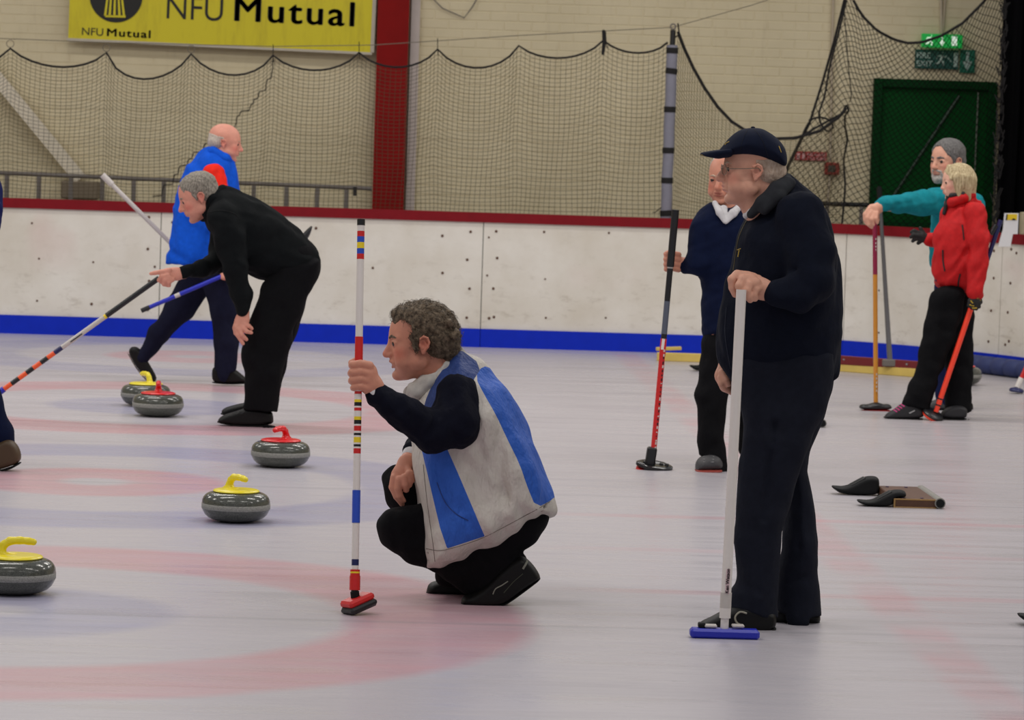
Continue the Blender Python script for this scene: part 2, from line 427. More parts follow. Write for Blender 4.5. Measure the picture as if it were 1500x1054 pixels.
# ---------- nets
NETM = plain('net_twine', (78, 70, 54), 0.9, spec=0.1); ROPE = plain('black_rope', (26, 24, 24), 0.9)
YN = YB + 0.22
def twine(mb, pts, r):
    for a, b in zip(pts[:-1], pts[1:]):
        a = Vector(a); b = Vector(b); t = (b - a)
        if t.length < 1e-6: continue
        t.normalize(); u = t.cross(Vector((0, 1, 0)));
        if u.length < 1e-5: continue
        u.normalize(); w_ = Vector((0, 1, 0))
        vs = []
        for p_ in (a, b):
            vs += [p_ + u * r - w_ * r * .5, p_ - u * r - w_ * r * .5, p_ + w_ * r]
        mb.add(vs, [(0, 3, 4, 1), (1, 4, 5, 2), (2, 5, 3, 0)])
def net(name, top, ncol, bottom_y, Y, label, cell_px=6.6, r=0.00145, fold=0.05, group=None, r_rope=0.009):
    """top: list of (px,py) of the head rope, already curved. vertical twines hang to bottom_y(px)."""
    rt = root(name, at(top[0][0], top[0][1], Y), label, 'net', group)
    top = np.array(top, float); L = np.concatenate([[0], np.cumsum(np.hypot(*(np.diff(top, axis=0).T)))])
    us = np.linspace(0, L[-1], ncol); tx = np.interp(us, L, top[:, 0]); ty = np.interp(us, L, top[:, 1])
    nv = int((310 - ty.min()) / cell_px) + 2
    G = []
    for i in range(ncol):
        colp = []
        H = bottom_y(tx[i]) - ty[i]
        for j in range(nv):
            v = j / (nv - 1)
            xb = top[0, 0] + (top[-1, 0] - top[0, 0]) * i / (ncol - 1)
            x = tx[i] * (1 - v ** .8) + (xb - 9 * v) * v ** .8 if False else tx[i] - 9 * v + 2.0 * math.sin(v * 7 + tx[i] * .06) * v
            y = ty[i] + H * v
            dep = fold * math.sin(tx[i] * 0.045 + v * 2.2) * (0.25 + v * .75)
            colp.append(at(x, y, Y + dep))
        G.append(colp)
    mb = MB()
    for i in range(ncol): twine(mb, G[i], r)
    for j in range(1, nv): twine(mb, [G[i][j] for i in range(ncol)], r)
    mb.build('netting', NETM, rt)
    MB().tube([at(a_[0], a_[1], Y) for a_ in top], r_rope, 6).build('head_rope', ROPE, rt, smooth=True)
    return rt
peaks = [(-460, 56), (-345, 60), (-230, 64), (-110, 68), (15, 71), (156, 77), (280, 79), (400, 81), (526, 77), (641, 72), (760, 67), (884, 59), (978, 62)]
sag = [26, 24, 28, 24, 24, 38, 30, 24, 24, 30, 22, 17]
top = []
for (a, b, sg) in zip(peaks[:-1], peaks[1:], sag):
    for k in range(9):
        t = k / 9; skew = t ** (0.85 if sg > 30 else 1.05)
        top.append((a[0] + (b[0] - a[0]) * t, a[1] + (b[1] - a[1]) * t + sg * (4 * skew * (1 - skew)) ** .8))
top.append(peaks[-1])
nt = net('safety_net', top, 209, lambda x: 312 + .03 * (x - 500), YN, 'long black safety net hung in scallops along the wall between banner and boards')
RM = plain('wire_ring', (120, 112, 100), .5, .5)
for i, (px, py) in enumerate(peaks[1:-1]):
    i -= 3; c = at(px, py - 7, YN)
    if i < 3: MB().ring(c, 0.028, 0.0028).build('ring', RM, nt, smooth=True)
    elif i == 6:
        MB().tube([at(884, 44, YN), at(885, 62, YN), at(883, 80, YN)], [.012, .015, .012], 8).build('tie_strap', ROPE, nt)
        MB().tube([at(887, 46, YN - .01), at(888, 64, YN - .01), at(890, 71, YN - .01)], .004, 6).build('loose_end', ROPE, nt)
    else: MB().tube([at(px, py - 16, YN), at(px, py, YN), at(px + 1, py + 10, YN)], .0035, 5).build('hook', ROPE, nt)
mend = [(400, 84), (398, 108), (390, 122), (378, 143), (372, 146), (366, 158), (352, 165), (347, 172), (345, 182), (322, 190), (305, 203), (298, 216), (282, 228), (275, 236), (262, 247), (254, 262), (238, 278), (222, 295)]
zig = []
for (x0_, y0_), (x1_, y1_) in zip(mend[:-1], mend[1:]): zig += [(x0_, y0_), (x0_ - 1, (y0_ + y1_) / 2), (x1_ + 2, (y0_ + y1_) / 2 + 1)]
MB().tube([at(a_, b_, YN - .03) for a_, b_ in zig], .0045, 5).build('mending_cord', ROPE, nt)
# wire the nets hang from
wire = [(-460, 44), (-110, 52), (150, 62), (400, 68), (545, 66), (760, 52), (985, 40), (1100, 8), (1130, -2), (1440, -92)]
o = MB().tube([at(a_, b_, YN + .09) for a_, b_ in wire], .0032, 6).build('net_wire', plain('galvanised_wire', (128, 120, 104), .5, .5)); tag(o, 'thin grey wire stretched above the safety net', 'wire')

# padded post
tp, bt = at(985, 66, YN - 0.06), at(975, 322, YN - .06)
pp = root('padded_post', (bt.x, bt.y, 0), 'grey padded net post strapped with black tape behind the boards', 'post')
PAD = plain('grey_foam', (128, 128, 140), .7, bump=.3, bscale=25)
def lp(t): return tp + (bt - tp) * t
MB().tube([lp(t) + Vector((random.uniform(-.003, .003), 0, 0)) for t in np.linspace(0, 1.0, 14)], .043, 20).build('foam_sleeve', PAD, pp, smooth=True)
MB().tube([at(986, 44, YN - .06), lp(0.02)], .021, 14).build('steel_core', plain('black_iron', (18, 18, 18), .5), pp, smooth=True)
MB().ring(at(986, 39, YN - .06), .02, .006).build('eye_bolt', STEEL, pp, smooth=True)
MB().tube([Vector((bt.x, bt.y, 0.4)), lp(0.98)], .021, 12).build('lower_core', STEEL, pp, smooth=True)
for py, tilt in ((74, 0), (104, .02), (160, 0), (220, 0), (264, 0), (312, -.02)):
    c = lp((py - 66) / 256)
    MB().tube([c + Vector((tilt * .1, 0, .022)), c - Vector((tilt * .1, 0, .022))], .0465, 20).build('tape_band', ROPE, pp, smooth=True)
MB().tube([lp(.93) + Vector((-.04, -.01, 0)), lp(.96) + Vector((-.085, -.01, -.0)), lp(.965) + Vector((-.1, 0, .01))], .004, 5).build('strap_end', ROPE, pp)

# low net right of the post
topR = [(993, 46), (1003, 72), (1016, 100), (1033, 130), (1052, 157), (1072, 178), (1100, 196), (1135, 203), (1165, 202), (1200, 192), (1228, 172), (1240, 158)]
n2 = net('safety_net', topR, 44, lambda x: 326, YN, 'low safety net sagging from the padded post towards the fire alarm', r_rope=.012, fold=.03)
MB().tube([at(993, 34, YN), at(995, 50, YN), at(985, 58, YN)], .006, 6).build('tie_strap', ROPE, n2)

# big diagonal-mesh net hanging in front of the green door
YD = YB + 0.45
def diag_net():
    rt = root('goal_net', at(1250, 0, YD), 'wide mesh net hanging in folds in front of the green fire door', 'net')
    def left(y): return np.interp(y, [-60, 0, 60, 120, 180, 250, 330, 350], [1248, 1237, 1222, 1205, 1186, 1152, 1128, 1120])
    def topy(x): return np.interp(x, [1110, 1235, 1250, 1262, 1285, 1310, 1330, 1350, 1380, 1410, 1440, 1470, 1500], [0, -20, 0, 22, 45, 58, 63, 62, 52, 34, 4, -35, -80])
    mb = MB(); U0 = []
    nu, nvv = 64, 62
    def pt(i, j):
        v = j / nvv; xl = left(-20 + v * 370); u = i / nu
        # the net is bunched toward the left rope and the right curtain
        x = xl + (1492 - xl) * u + 4.5 * math.sin(v * 9 + u * 14) * (1 - u) 
        yt = topy(x); yt = min(yt, 64)
        y = yt + (352 - yt) * v
        return at(x, y, YD + .05 * math.sin(u * 20 + v * 3))
    P = [[pt(i, j) for j in range(nvv + 1)] for i in range(nu + 1)]
    for i in range(nu):
        for j in range(nvv):
            if (i + j) % 2 == 0: twine(mb, [P[i][j], P[i + 1][j + 1]], .0024)
            else: twine(mb, [P[i + 1][j], P[i][j + 1]], .0024)
    mb.build('netting', plain('black_twine', (16, 15, 14), .9, spec=.05), rt)
    MB().tube([at(left(y), y, YD) for y in range(-60, 341, 20)], .010, 7).build('side_rope', ROPE, rt, smooth=True)
    MB().tube([at(x, topy(x), YD) for x in range(1250, 1476, 8)], .011, 7).build('head_rope', ROPE, rt, smooth=True)
    MB().tube([at(x, y, YD - .02) for x, y in cat([(1240, 0), (1228, 50), (1216, 95), (1208, 140), (1200, 165), (1203, 182), (1212, 192), (1220, 186), (1215, 176), (1200, 172), (1186, 178), (1172, 205), (1150, 250)], 4)], .008, 6).build('loose_rope', ROPE, rt, smooth=True)
    MB().tube([at(x, y, YD - .02) for x, y in cat([(1236, 160), (1240, 155), (1243, 162), (1238, 170), (1238, 185), (1241, 205), (1236, 235), (1238, 270), (1236, 300), (1233, 330)], 4)], .008, 6).build('loose_rope', ROPE, rt, smooth=True)
    MB().tube([at(x, y, YD - .02) for x, y in cat([(1130, 204), (1170, 200), (1195, 187), (1215, 176), (1238, 164)], 4)], .009, 6).build('bottom_rope', ROPE, rt, smooth=True)
    MB().tube([at(x, y, YD - .02) for x, y in cat([(1236, 10), (1240, 60), (1243, 100), (1247, 138), (1244, 150)], 4)], .004, 5).build('loose_rope', ROPE, rt, smooth=True)
diag_net()
# black gathered curtain at the right edge
cx0 = at(1466, 160, YB + .35).x; zt_ = at(1480, -40, YB + .35).z
vs = []; fs = []; n = 90
for i in range(n + 1):
    x = cx0 + i * 0.022; y = YB + .35 + .045 * math.sin(i * 1.1) + .02 * math.sin(i * 2.7 + 1)
    for z_ in (0.55, 1.2, 2.0, 3.6): vs.append((x + (.03 if z_ < 1 else 0) + .012 * math.sin(z_ * 3 + i), y + .015 * math.sin(z_ * 4 + i * .5), z_))
for i in range(n):
    for j in range(3): a = i * 4 + j; fs.append((a, a + 4, a + 5, a + 1))
m = MB().add(vs, fs); o = m.build('black_curtain', plain('black_cloth', (7, 7, 9), .95, spec=.05), smooth=True); sm_ = o.modifiers.new('thick', 'SOLIDIFY'); sm_.thickness = .008
tag(o, 'black gathered curtain hanging at the far corner beside the green door', 'curtain')
m = MB()
for i in range(220):
    z_ = random.uniform(0.9, 3.1); x = cx0 - random.uniform(-.01, .035); y = YB + .30
    twine(m, [(x, y, z_), (x + random.uniform(-.03, .03), y + random.uniform(-.02, .02), z_ + random.uniform(.03, .09))], .004)
tag(m.build('frayed_net_edge', ROPE), 'frayed bundle of black net hanging along the curtain edge', 'net bundle', kind='stuff')

# ---------- banner
YS = YW - 0.12
YEL = NT('yellow_banner', .55); _v = YEL.coord('Object'); _g = YEL.n('ShaderNodeNewGeometry').outputs['Position']
YEL.color(YEL.mix(YEL.ramp(YEL.noise(YEL.mapped(_g, (5, 1, .8)), 2.5, 5, .7), .5, .8, 0, .55), lin((214, 200, 26)), lin((168, 148, 20)))); YEL = YEL.m
BLK = plain('black_print', (20, 19, 14), .6)
A_, B_ = at(100, 56, YS), at(543, 77, YS)
zc = (A_.z + B_.z) / 2
# the photographed banner hangs slightly out of level: build along its own line
ux = (B_ - A_); Lb = ux.length; ux.normalize(); M3 = Matrix(((ux.x, 0, -ux.z), (0, 1, 0), (ux.z, 0, ux.x)))
HB = 0.95
ban = root('banner', A_, 'yellow NFU Mutual advertising banner with black lettering on the wall', 'banner')
def bl(u, h, d=0): return A_ + ux * u + M3 @ Vector((0, d, h))
MB().box(bl(Lb / 2, HB / 2), (Lb, .02, HB), M3).build('board', YEL, ban)
FR = plain('banner_frame', (186, 178, 160), .5)
MB().box(bl(Lb / 2, -.008), (Lb + .02, .03, .02), M3).build('bottom_trim', FR, ban)
MB().box(bl(Lb + .012, HB / 2), (.03, .03, HB), M3).build('side_trim', FR, ban)
ang = math.atan2(ux.z, ux.x)
def btext(px, py, px2, body, size, off, nm='lettering', space=1.0, bold=0):
    """baseline start at pixel, fitted to the pixel width"""
    p = at(px, py, YS - .013); q = at(px2, py, YS - .013)
    o = text_obj(nm, body, (0, 0, 0), size, BLK, None, off, 1.0, (math.pi / 2, 0, 0), space)
    co = np.array([v.co[:] for v in o.data.vertices]); x0, x1 = co[:, 0].min(), co[:, 0].max(); sx = (q.x - p.x) / (x1 - x0)
    o.data.transform(Matrix.Diagonal((sx, 1, 1, 1)) @ Matrix.Translation((-x0, 0, 0)))
    if bold:
        bm = bmesh.new(); bm.from_mesh(o.data); g0 = bm.verts[:] + bm.edges[:] + bm.faces[:]
        for dx, dz in ((bold, 0), (-bold, 0), (0, bold * .5), (0, -bold * .5)):
            r = bmesh.ops.duplicate(bm, geom=g0); bmesh.ops.translate(bm, verts=[q_ for q_ in r['geom'] if isinstance(q_, bmesh.types.BMVert)], vec=(dx, -.0002, dz))
        bm.to_mesh(o.data); bm.free()
    o.data.transform(Matrix.Translation(p) @ Matrix.Rotation(-ang, 4, 'Y'))
    attach(o, ban)
btext(244, 27, 326, 'NFU', .27, -.001)
btext(344, 30, 518, 'Mutual', .275, 0.0, space=1.16, bold=.0065)
btext(120, 51, 151, 'NFU', .086, 0.0)
btext(157, 52.5, 220, 'Mutual', .086, 0.0, space=1.16, bold=.0028)
cl = at(170, -6, YS - .012); R_ = at(209, -6, YS).x - cl.x
n = 40; m = MB(); m.prism([(cl.x + R_ * math.cos(k * 2 * math.pi / n), cl.z + R_ * math.sin(k * 2 * math.pi / n)) for k in range(n)], YS - .016, YS - .011); m.build('emblem_disc', BLK, ban)
m = MB()
for k, (x0_, x1_) in enumerate([(-12, -16), (-7, -9.5), (-1.5, -2.5), (3.5, 5), (8, 11.5)]):
    a0 = at(170 + x0_, -8, YS - .02); a1 = at(170 + x1_, 23, YS - .02); w2 = .0095
    m.prism([(a0.x - w2 * .7, a0.z), (a0.x + w2 * .7, a0.z), (a1.x + w2, a1.z), (a1.x - w2, a1.z)], YS - .021, YS - .016)
a0, a1 = at(154, 25, YS - .02), at(184, 25, YS - .02); m.prism([(a0.x, a0.z), (a1.x, a1.z - .005), (a1.x, a1.z + .012), (a0.x, a0.z + .016)], YS - .021, YS - .016)
a0, a1 = at(155, -13, YS - .02), at(183, -13, YS - .02); m.prism([(a0.x, a0.z), (a1.x, a1.z), (a1.x, a1.z + .03), (a0.x, a0.z + .03)], YS - .021, YS - .016)
m.build('wheat_emblem', YEL, ban)

# ---------- green fire door
GRN = plain('green_door_paint', (4, 70, 25), .6, spec=.1, var=.2, nscale=3); GRD = plain('green_frame_paint', (3, 54, 20), .6, spec=.1)
YD2 = YW - 0.03
x0_, x1_ = at(1277, 200, YD2).x, at(1457, 200, YD2).x; zt_ = at(1360, 117, YD2).z
dr = root('door_1', ((x0_ + x1_) / 2, YD2, 0), 'dark green double fire door behind the net', kind='structure')
fw = .07
MB().bbox((x0_ + fw / 2, YD2, zt_ / 2), (fw, .1, zt_), .006).build('jamb', GRD, dr); MB().bbox((x1_ - fw / 2, YD2, zt_ / 2), (fw, .1, zt_), .006).build('jamb', GRD, dr)
MB().bbox(((x0_ + x1_) / 2, YD2, zt_ - fw / 2), (x1_ - x0_ - 2 * fw, .1, fw), .006).build('head_frame', GRD, dr)
MB().box(((x0_ + x1_) / 2, YD2 + .02, (zt_ - fw) / 2), (x1_ - x0_ - 2 * fw, .04, zt_ - fw)).build('leaf', GRN, dr)
MB().tube([at(1433, 135, YD2 - .03), at(1428, 250, YD2 - .03)], .007, 6).build('edge_bolt', plain('worn_steel', (110, 116, 104), .5, .5), dr)
MB().box(((x0_ + x1_) / 2, YD2 - .035, 1.0), (x1_ - x0_ - .25, .04, .05)).build('push_bar', GRD, dr)
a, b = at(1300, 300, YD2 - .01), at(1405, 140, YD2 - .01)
MB().tube([a, b], .014, 6).build('dark_diagonal', plain('darker_green_paint', (5, 46, 20), .5), dr)  # thin diagonal across the door leaf in a darker green

# ---------- signs
WHT = plain('white_print', (225, 232, 225), .5)
def wbox(px0, py0, px1, py1, d, th, mat, name, parent=None, bev=.004):
    a, b = at(px0, (py0 + py1) / 2, YW - d), at(px1, (py0 + py1) / 2, YW - d); c = at((px0 + px1) / 2, (py0 + py1) / 2, YW - d)
    h = (at((px0 + px1) / 2, py0, YW - d) - at((px0 + px1) / 2, py1, YW - d)).length
    return MB().bbox(c, (b.x - a.x, th, h), bev).build(name, mat, parent)
c = at(1380, 60, YW - .1)
ex = root('exit_light', c, 'small lit green exit box with white running figure and arrow above the door', 'exit sign')
wbox(1350, 50, 1409, 70, .1, .07, glow('lit_green', (10, 150, 60), .45), 'housing', ex)
def glyph_arrow(px, py, w_, h_, d, mat, parent, up=False):
    c = at(px, py, YW - d); s_ = scale_at(YW); w2 = w_ / s_; h2 = h_ / s_; sgn = 1 if up else -1
    m = MB(); m.prism([(c.x - w2 * .15, c.z - sgn * h2 / 2), (c.x + w2 * .15, c.z - sgn * h2 / 2), (c.x + w2 * .15, c.z), (c.x + w2 * .5, c.z), (c.x, c.z + sgn * h2 / 2), (c.x - w2 * .5, c.z), (c.x - w2 * .15, c.z)], YW - d - .002, YW - d + .001)
    m.build('arrow', mat, parent)
def glyph_man(px, py, h_, d, mat, parent):
    s_ = h_ / 20.0; m = MB()
    def T(pts, r): m.tube([at(px + x * s_, py + y * s_, YW - d) for x, y in pts], r * s_ / scale_at(YW), 6)
    T([(3, -8.5), (3.2, -8.5)], 2.4); T([(2, -5.5), (-.5, 1)], 2.1); T([(1.5, -5), (6, -3), (8, -5)], 1.0); T([(1, -5), (-4, -5), (-6, -1)], 1.0)
    T([(-.5, 1), (4, 4), (3, 9)], 1.4); T([(-.5, 1), (-3, 5), (-8, 6)], 1.4); m.build('running_figure', mat, parent)
GW = glow('lit_white', (225, 245, 225), .5)
glyph_man(1362, 59, 16, .138, GW, ex); glyph_arrow(1380, 61, 8, 13, .138, GW, ex); wbox(1394, 53, 1402, 67, .137, .003, GW, 'door_symbol', ex, .001)
fx = root('fire_exit_sign', at(1384, 88, YW - .03), 'dark green FIRE EXIT sign with running figure and arrow below the lit exit box', 'sign')
TEALS = plain('sign_green', (6, 78, 66), .5)
wbox(1340, 73, 1404, 101, .03, .008, TEALS, 'plate', fx, .002); wbox(1406, 73, 1428, 107, .03, .008, plain('sign_green_light', (14, 104, 78), .5), 'arrow_plate', fx, .002)
WG = plain('sign_white', (170, 190, 180), .5)
for bd, py in (('FIRE', 84.5), ('EXIT', 96.5)):
    p = at(1342, py, YW - .036); text_obj('lettering', bd, p, .064, WG, fx, .0012, 1.0)
glyph_man(1378, 87, 21, .036, WG, fx); wbox(1397, 77, 1403, 98, .036, .003, WG, 'door_symbol', fx, .001); glyph_arrow(1417, 90, 14, 28, .037, WG, fx)
MB().tube([at(1388, 84, YW - .036), at(1394, 91, YW - .036)], .004, 5).build('slash', WG, fx)
rs = root('fire_point_sign', at(1187, 229, YW - .02), 'small red fire action sign with white lettering on the wall left of the alarm', 'sign')
RS = plain('sign_red', (158, 16, 28), .5)
wbox(1164, 222, 1211, 235, .02, .008, RS, 'plate', rs, .001)
WR = plain('sign_pink_white', (214, 160, 160), .5)
for bd, py in (('FIRE ALARM', 228), ('CALL POINT', 234)): text_obj('lettering', bd, at(1182, py, YW - .026), .033, WR, rs, .0006, .85)
wbox(1167, 224, 1172, 233, .026, .003, WR, 'flame_symbol', rs, .001); wbox(1175, 224, 1179, 233, .026, .003, WR, 'hand_symbol', rs, .001)
fa = root('fire_alarm_call_point', at(1218, 247, YW - .03), 'red square fire alarm call point on the cream wall', 'fire alarm')
wbox(1208, 238, 1229, 256, .04, .06, plain('alarm_red', (140, 26, 16), .5), 'housing', fa, .008); wbox(1213, 242, 1224, 252, .073, .006, plain('alarm_dark', (60, 54, 46), .4), 'break_glass', fa)
CP = plain('conduit_paint', (186, 172, 148), .5)
for (pa, pb, rr, lb) in (((1221, -30), (1216, 237), .012, 'cream conduit running down to the fire alarm call point'), ((1378, -40), (1379, 49), .014, 'cream conduit running down to the lit exit box'), ((1387, -40), (1381, 49), .008, 'thin cream cable beside the conduit of the exit box'), ((1216, 256), (1208, 330), .012, 'cream conduit below the fire alarm call point')):
    o = MB().tube([at(pa[0], pa[1], YW - .025), at(pb[0], pb[1], YW - .025)], rr, 8).build('conduit', CP, smooth=True); tag(o, lb, 'conduit')
o = MB().tube([at(x, y, YW - .03) for x, y in ((630, -6), (648, 12), (680, 26), (692, 10), (700, -4))], .005, 6).build('slack_cable', STEEL); tag(o, 'slack dark cable drooping from above between column and post', 'cable')
# ================================================================ volume modelling for people and soft shapes
def smin(a, b, k):
    if k <= 0: return np.minimum(a, b)
    h = np.clip(0.5 + 0.5 * (b - a) / k, 0, 1); return b + (a - b) * h - k * h * (1 - h)
def smax(a, b, k): return -smin(-a, -b, k)
def chaikin(P, n=2):
    P = np.array(P, float)
    for _ in range(n):
        Q = np.roll(P, -1, 0); P = np.stack([P * .75 + Q * .25, P * .25 + Q * .75], 1).reshape(-1, 2)
    return P
def poly_sd(P, X, Z):
    """signed distance (inside positive) of points to a closed polygon"""
    d = np.full(X.shape, 1e9); ins = np.zeros(X.shape, bool); n = len(P)
    for i in range(n):
        ax, az = P[i]; bx, bz = P[(i + 1) % n]; ex, ez = bx - ax, bz - az; L = ex * ex + ez * ez
        if L < 1e-14: continue
        t = np.clip(((X - ax) * ex + (Z - az) * ez) / L, 0, 1)
        d = np.minimum(d, (X - ax - ex * t) ** 2 + (Z - az - ez * t) ** 2)
        c = ((az > Z) != (bz > Z))
        if abs(bz - az) > 1e-14: ins ^= c & (X < (bx - ax) * (Z - az) / (bz - az) + ax)
    d = np.sqrt(d); return np.where(ins, d, -d)
class Vol:
    """list of rounded shapes blended together, then meshed; all pixel positions are turned into points at the figure's own distance"""
    def __init__(s, Y0, h): s.Y0 = Y0; s.s = FPX / (Y0 / ray(CX, CY).y); s.h = h; s.ops = []; s.noise = []
    def P(s, px, py, dy=0.0): return np.array(at(px, py, s.Y0 + dy)[:])
    def _w(s, p):
        return s.P(*p) if not isinstance(p, np.ndarray) else p
    # tapered capsule. ra, rb in px; fl = thickness ratio in depth
    def cap(s, a, b, ra, rb=None, fl=1.0, k=6, mode='add', m=False):
        rb = ra if rb is None else rb; q = 1.0 if m else 1 / s.s
        s.ops.append(('cap', s._w(a), s._w(b), ra * q, rb * q, fl, k * q, mode)); return s
    def chain(s, pts, fl=1.0, k=6, mode='add'):
        """pts: (px,py,dy,r)"""
        for a, b in zip(pts[:-1], pts[1:]): s.cap(a[:3], b[:3], a[3], b[3], fl, k, mode)
        return s
    def core(s, pts, k=6): return s.chain([(a, b, c, r * .6) for a, b, c, r in pts], 1.0, k)
    def ell(s, c, r, R=None, k=6, mode='add', m=False):
        q = 1.0 if m else 1 / s.s
        s.ops.append(('ell', s._w(c), np.array(r, float) * q, np.eye(3) if R is None else R, 0, 0, k * q, mode)); return s
    def blob(s, poly, dy, W, R, k=6, mode='add', ch=2, wz=None):
        """rounded body whose outline is poly (px) and half depth is W metres; wz = [(py, factor)...]"""
        Pw = np.array([s.P(x, y, dy)[[0, 2]] for x, y in poly]); Pw = chaikin(Pw, ch)
        wf = None
        if wz: wf = sorted((s.P(CX, y, dy)[2], f) for y, f in wz)
        s.ops.append(('blob', Pw, s.Y0 + dy, W, R / s.s, wf, k / s.s, mode)); return s
    def hem(s, a, b, dy, W):
        """trim a trouser leg square along the line a-b"""
        return s.blob([a, b, (b[0], b[1] + 70), (a[0], a[1] + 70)], dy, W, 1.2, k=2, mode='sub', ch=0)
    def plane(s, pa, pb, side, k=2, mode='cut'):
        """keep what lies on the given side of the line pa-pb (px)"""
        A, B = s.P(*pa), s.P(*pb); t = B - A; n = np.array([t[2], 0, -t[0]]); n /= np.linalg.norm(n)
        if np.dot(s.P(*side) - A, n) < 0: n = -n
        s.ops.append(('plane', A, n, 0, 0, 0, k / s.s, 'cut')); return s
    def wrinkle(s, amp, freq, seed=0, aniso=(1, 1, 1)): s.noise.append((amp / s.s, freq, seed, aniso)); return s
    def bounds(s):
        lo = []; hi = []
        for o in s.ops:
            if o[-1] != 'add': continue
            if o[0] == 'cap':
                r = max(o[3], o[4]); rr = np.array([r, r * o[5], r]); lo.append(np.minimum(o[1], o[2]) - rr); hi.append(np.maximum(o[1], o[2]) + rr)
            elif o[0] == 'ell': r = max(o[2]); lo.append(o[1] - r); hi.append(o[1] + r)
            elif o[0] == 'blob':
                W = o[3] * (max(f for _, f in o[5]) if o[5] else 1); lo.append(np.array([o[1][:, 0].min(), o[2] - W, o[1][:, 1].min()])); hi.append(np.array([o[1][:, 0].max(), o[2] + W, o[1][:, 1].max()]))
        pad = s.h * 4 + 0.012
        return np.min(lo, 0) - pad, np.max(hi, 0) + pad
    def field(s):
        lo, hi = s.bounds(); h = s.h; n = np.ceil((hi - lo) / h).astype(int) + 1
        F = np.full(tuple(n), 0.06, np.float32); ax = [(lo[i] + np.arange(n[i]) * h).astype(np.float32) for i in range(3)]
        for o in s.ops:
            kind, k, mode = o[0], o[-2], o[-1]
            if kind == 'cap':
                r = max(o[3], o[4]) + k + .012; rr = np.array([r, r * max(1, o[5]), r]); a0 = np.minimum(o[1], o[2]) - rr; b0 = np.maximum(o[1], o[2]) + rr
            elif kind == 'ell': r = max(o[2]) + k + .012; a0 = o[1] - r; b0 = o[1] + r
            elif kind == 'blob':
                W = o[3] * (max(f for _, f in o[5]) if o[5] else 1) + k + .012; q = k + .012
                a0 = np.array([o[1][:, 0].min() - q, o[2] - W, o[1][:, 1].min() - q]); b0 = np.array([o[1][:, 0].max() + q, o[2] + W, o[1][:, 1].max() + q])
            else: a0, b0 = lo, hi
            i0 = np.clip(((a0 - lo) / h).astype(int), 0, n - 1); i1 = np.clip(np.ceil((b0 - lo) / h).astype(int) + 1, 0, n)
            if (i1 <= i0).any(): continue
            sl = tuple(slice(i0[j], i1[j]) for j in range(3))
            X = ax[0][sl[0]][:, None, None]; Y = ax[1][sl[1]][None, :, None]; Z = ax[2][sl[2]][None, None, :]
            if kind == 'cap':
                fl = o[5]; a, b = o[1].copy(), o[2].copy(); Yc = (Y - a[1]) / fl; by = (b[1] - a[1]) / fl
                e = np.array([b[0] - a[0], by, b[2] - a[2]]); L = float(e @ e) + 1e-12
                dx, dz = X - a[0], Z - a[2]
                t = np.clip((dx * e[0] + Yc * e[1] + dz * e[2]) / L, 0, 1)
                D = np.sqrt((dx - e[0] * t) ** 2 + (Yc - e[1] * t) ** 2 + (dz - e[2] * t) ** 2) - (o[3] + (o[4] - o[3]) * t)
            elif kind == 'ell':
                c, r, R = o[1], o[2], o[3]; dx, dy_, dz = X - c[0], Y - c[1], Z - c[2]
                q = [(dx * R[0, j] + dy_ * R[1, j] + dz * R[2, j]) for j in range(3)]
                k0 = np.sqrt(sum((q[j] / r[j]) ** 2 for j in range(3))) + 1e-6; k1 = np.sqrt(sum((q[j] / r[j] ** 2) ** 2 for j in range(3))) + 1e-6
                D = k0 * (k0 - 1) / k1
            elif kind == 'blob':
                sd = poly_sd(o[1], np.broadcast_to(X[:, 0, :], (X.shape[0], Z.shape[2])).astype(np.float64), np.broadcast_to(Z[0, :, :], (X.shape[0], Z.shape[2])).astype(np.float64))
                R = o[4]; W = o[3]
                if o[5]: W = W * np.interp(Z[0, 0], [q[0] for q in o[5]], [q[1] for q in o[5]])[None, :] * np.ones_like(sd)
                e = (np.maximum(R - sd, 0) / R)[:, None, :]; Wb = (W if np.ndim(W) else np.full(sd.shape, W))[:, None, :]
                g = np.sqrt(e ** 2 + ((Y - o[2]) / Wb) ** 2)
                D = (g - 1) * np.minimum(R, Wb) * (1.0)
            else:
                D = (X - o[1][0]) * o[2][0] + (Y - o[1][1]) * o[2][1] + (Z - o[1][2]) * o[2][2]; D = -D
                F[sl] = smax(F[sl], D.astype(np.float32), k); continue
            D = D.astype(np.float32)
            if mode == 'add': F[sl] = smin(F[sl], D, k)
            elif mode == 'sub': F[sl] = smax(F[sl], -D, k)
            elif mode == 'and': 
                G = np.full_like(F, 0.06); G[sl] = D; F = smax(F, G, k)
        for amp, fr, sd_, an in s.noise:
            r2 = np.random.default_rng(sd_ + 11); X = ax[0][:, None, None] * an[0]; Y = ax[1][None, :, None] * an[1]; Z = ax[2][None, None, :] * an[2]
            near = np.abs(F) < 0.03
            acc = np.zeros_like(F)
            for q in range(4):
                d = r2.normal(size=3); d /= np.linalg.norm(d); f = fr * (1 + .6 * q); ph = r2.uniform(0, 6.28)
                d2 = r2.normal(size=3); w_ = np.sin((X * d2[0] + Y * d2[1] + Z * d2[2]) * fr * .7 + ph)
                acc += np.sin((X * d[0] + Y * d[1] + Z * d[2]) * f + 1.8 * w_ + ph).astype(np.float32) / (1 + .5 * q)
            F += acc * (amp * .6)
        return F, lo
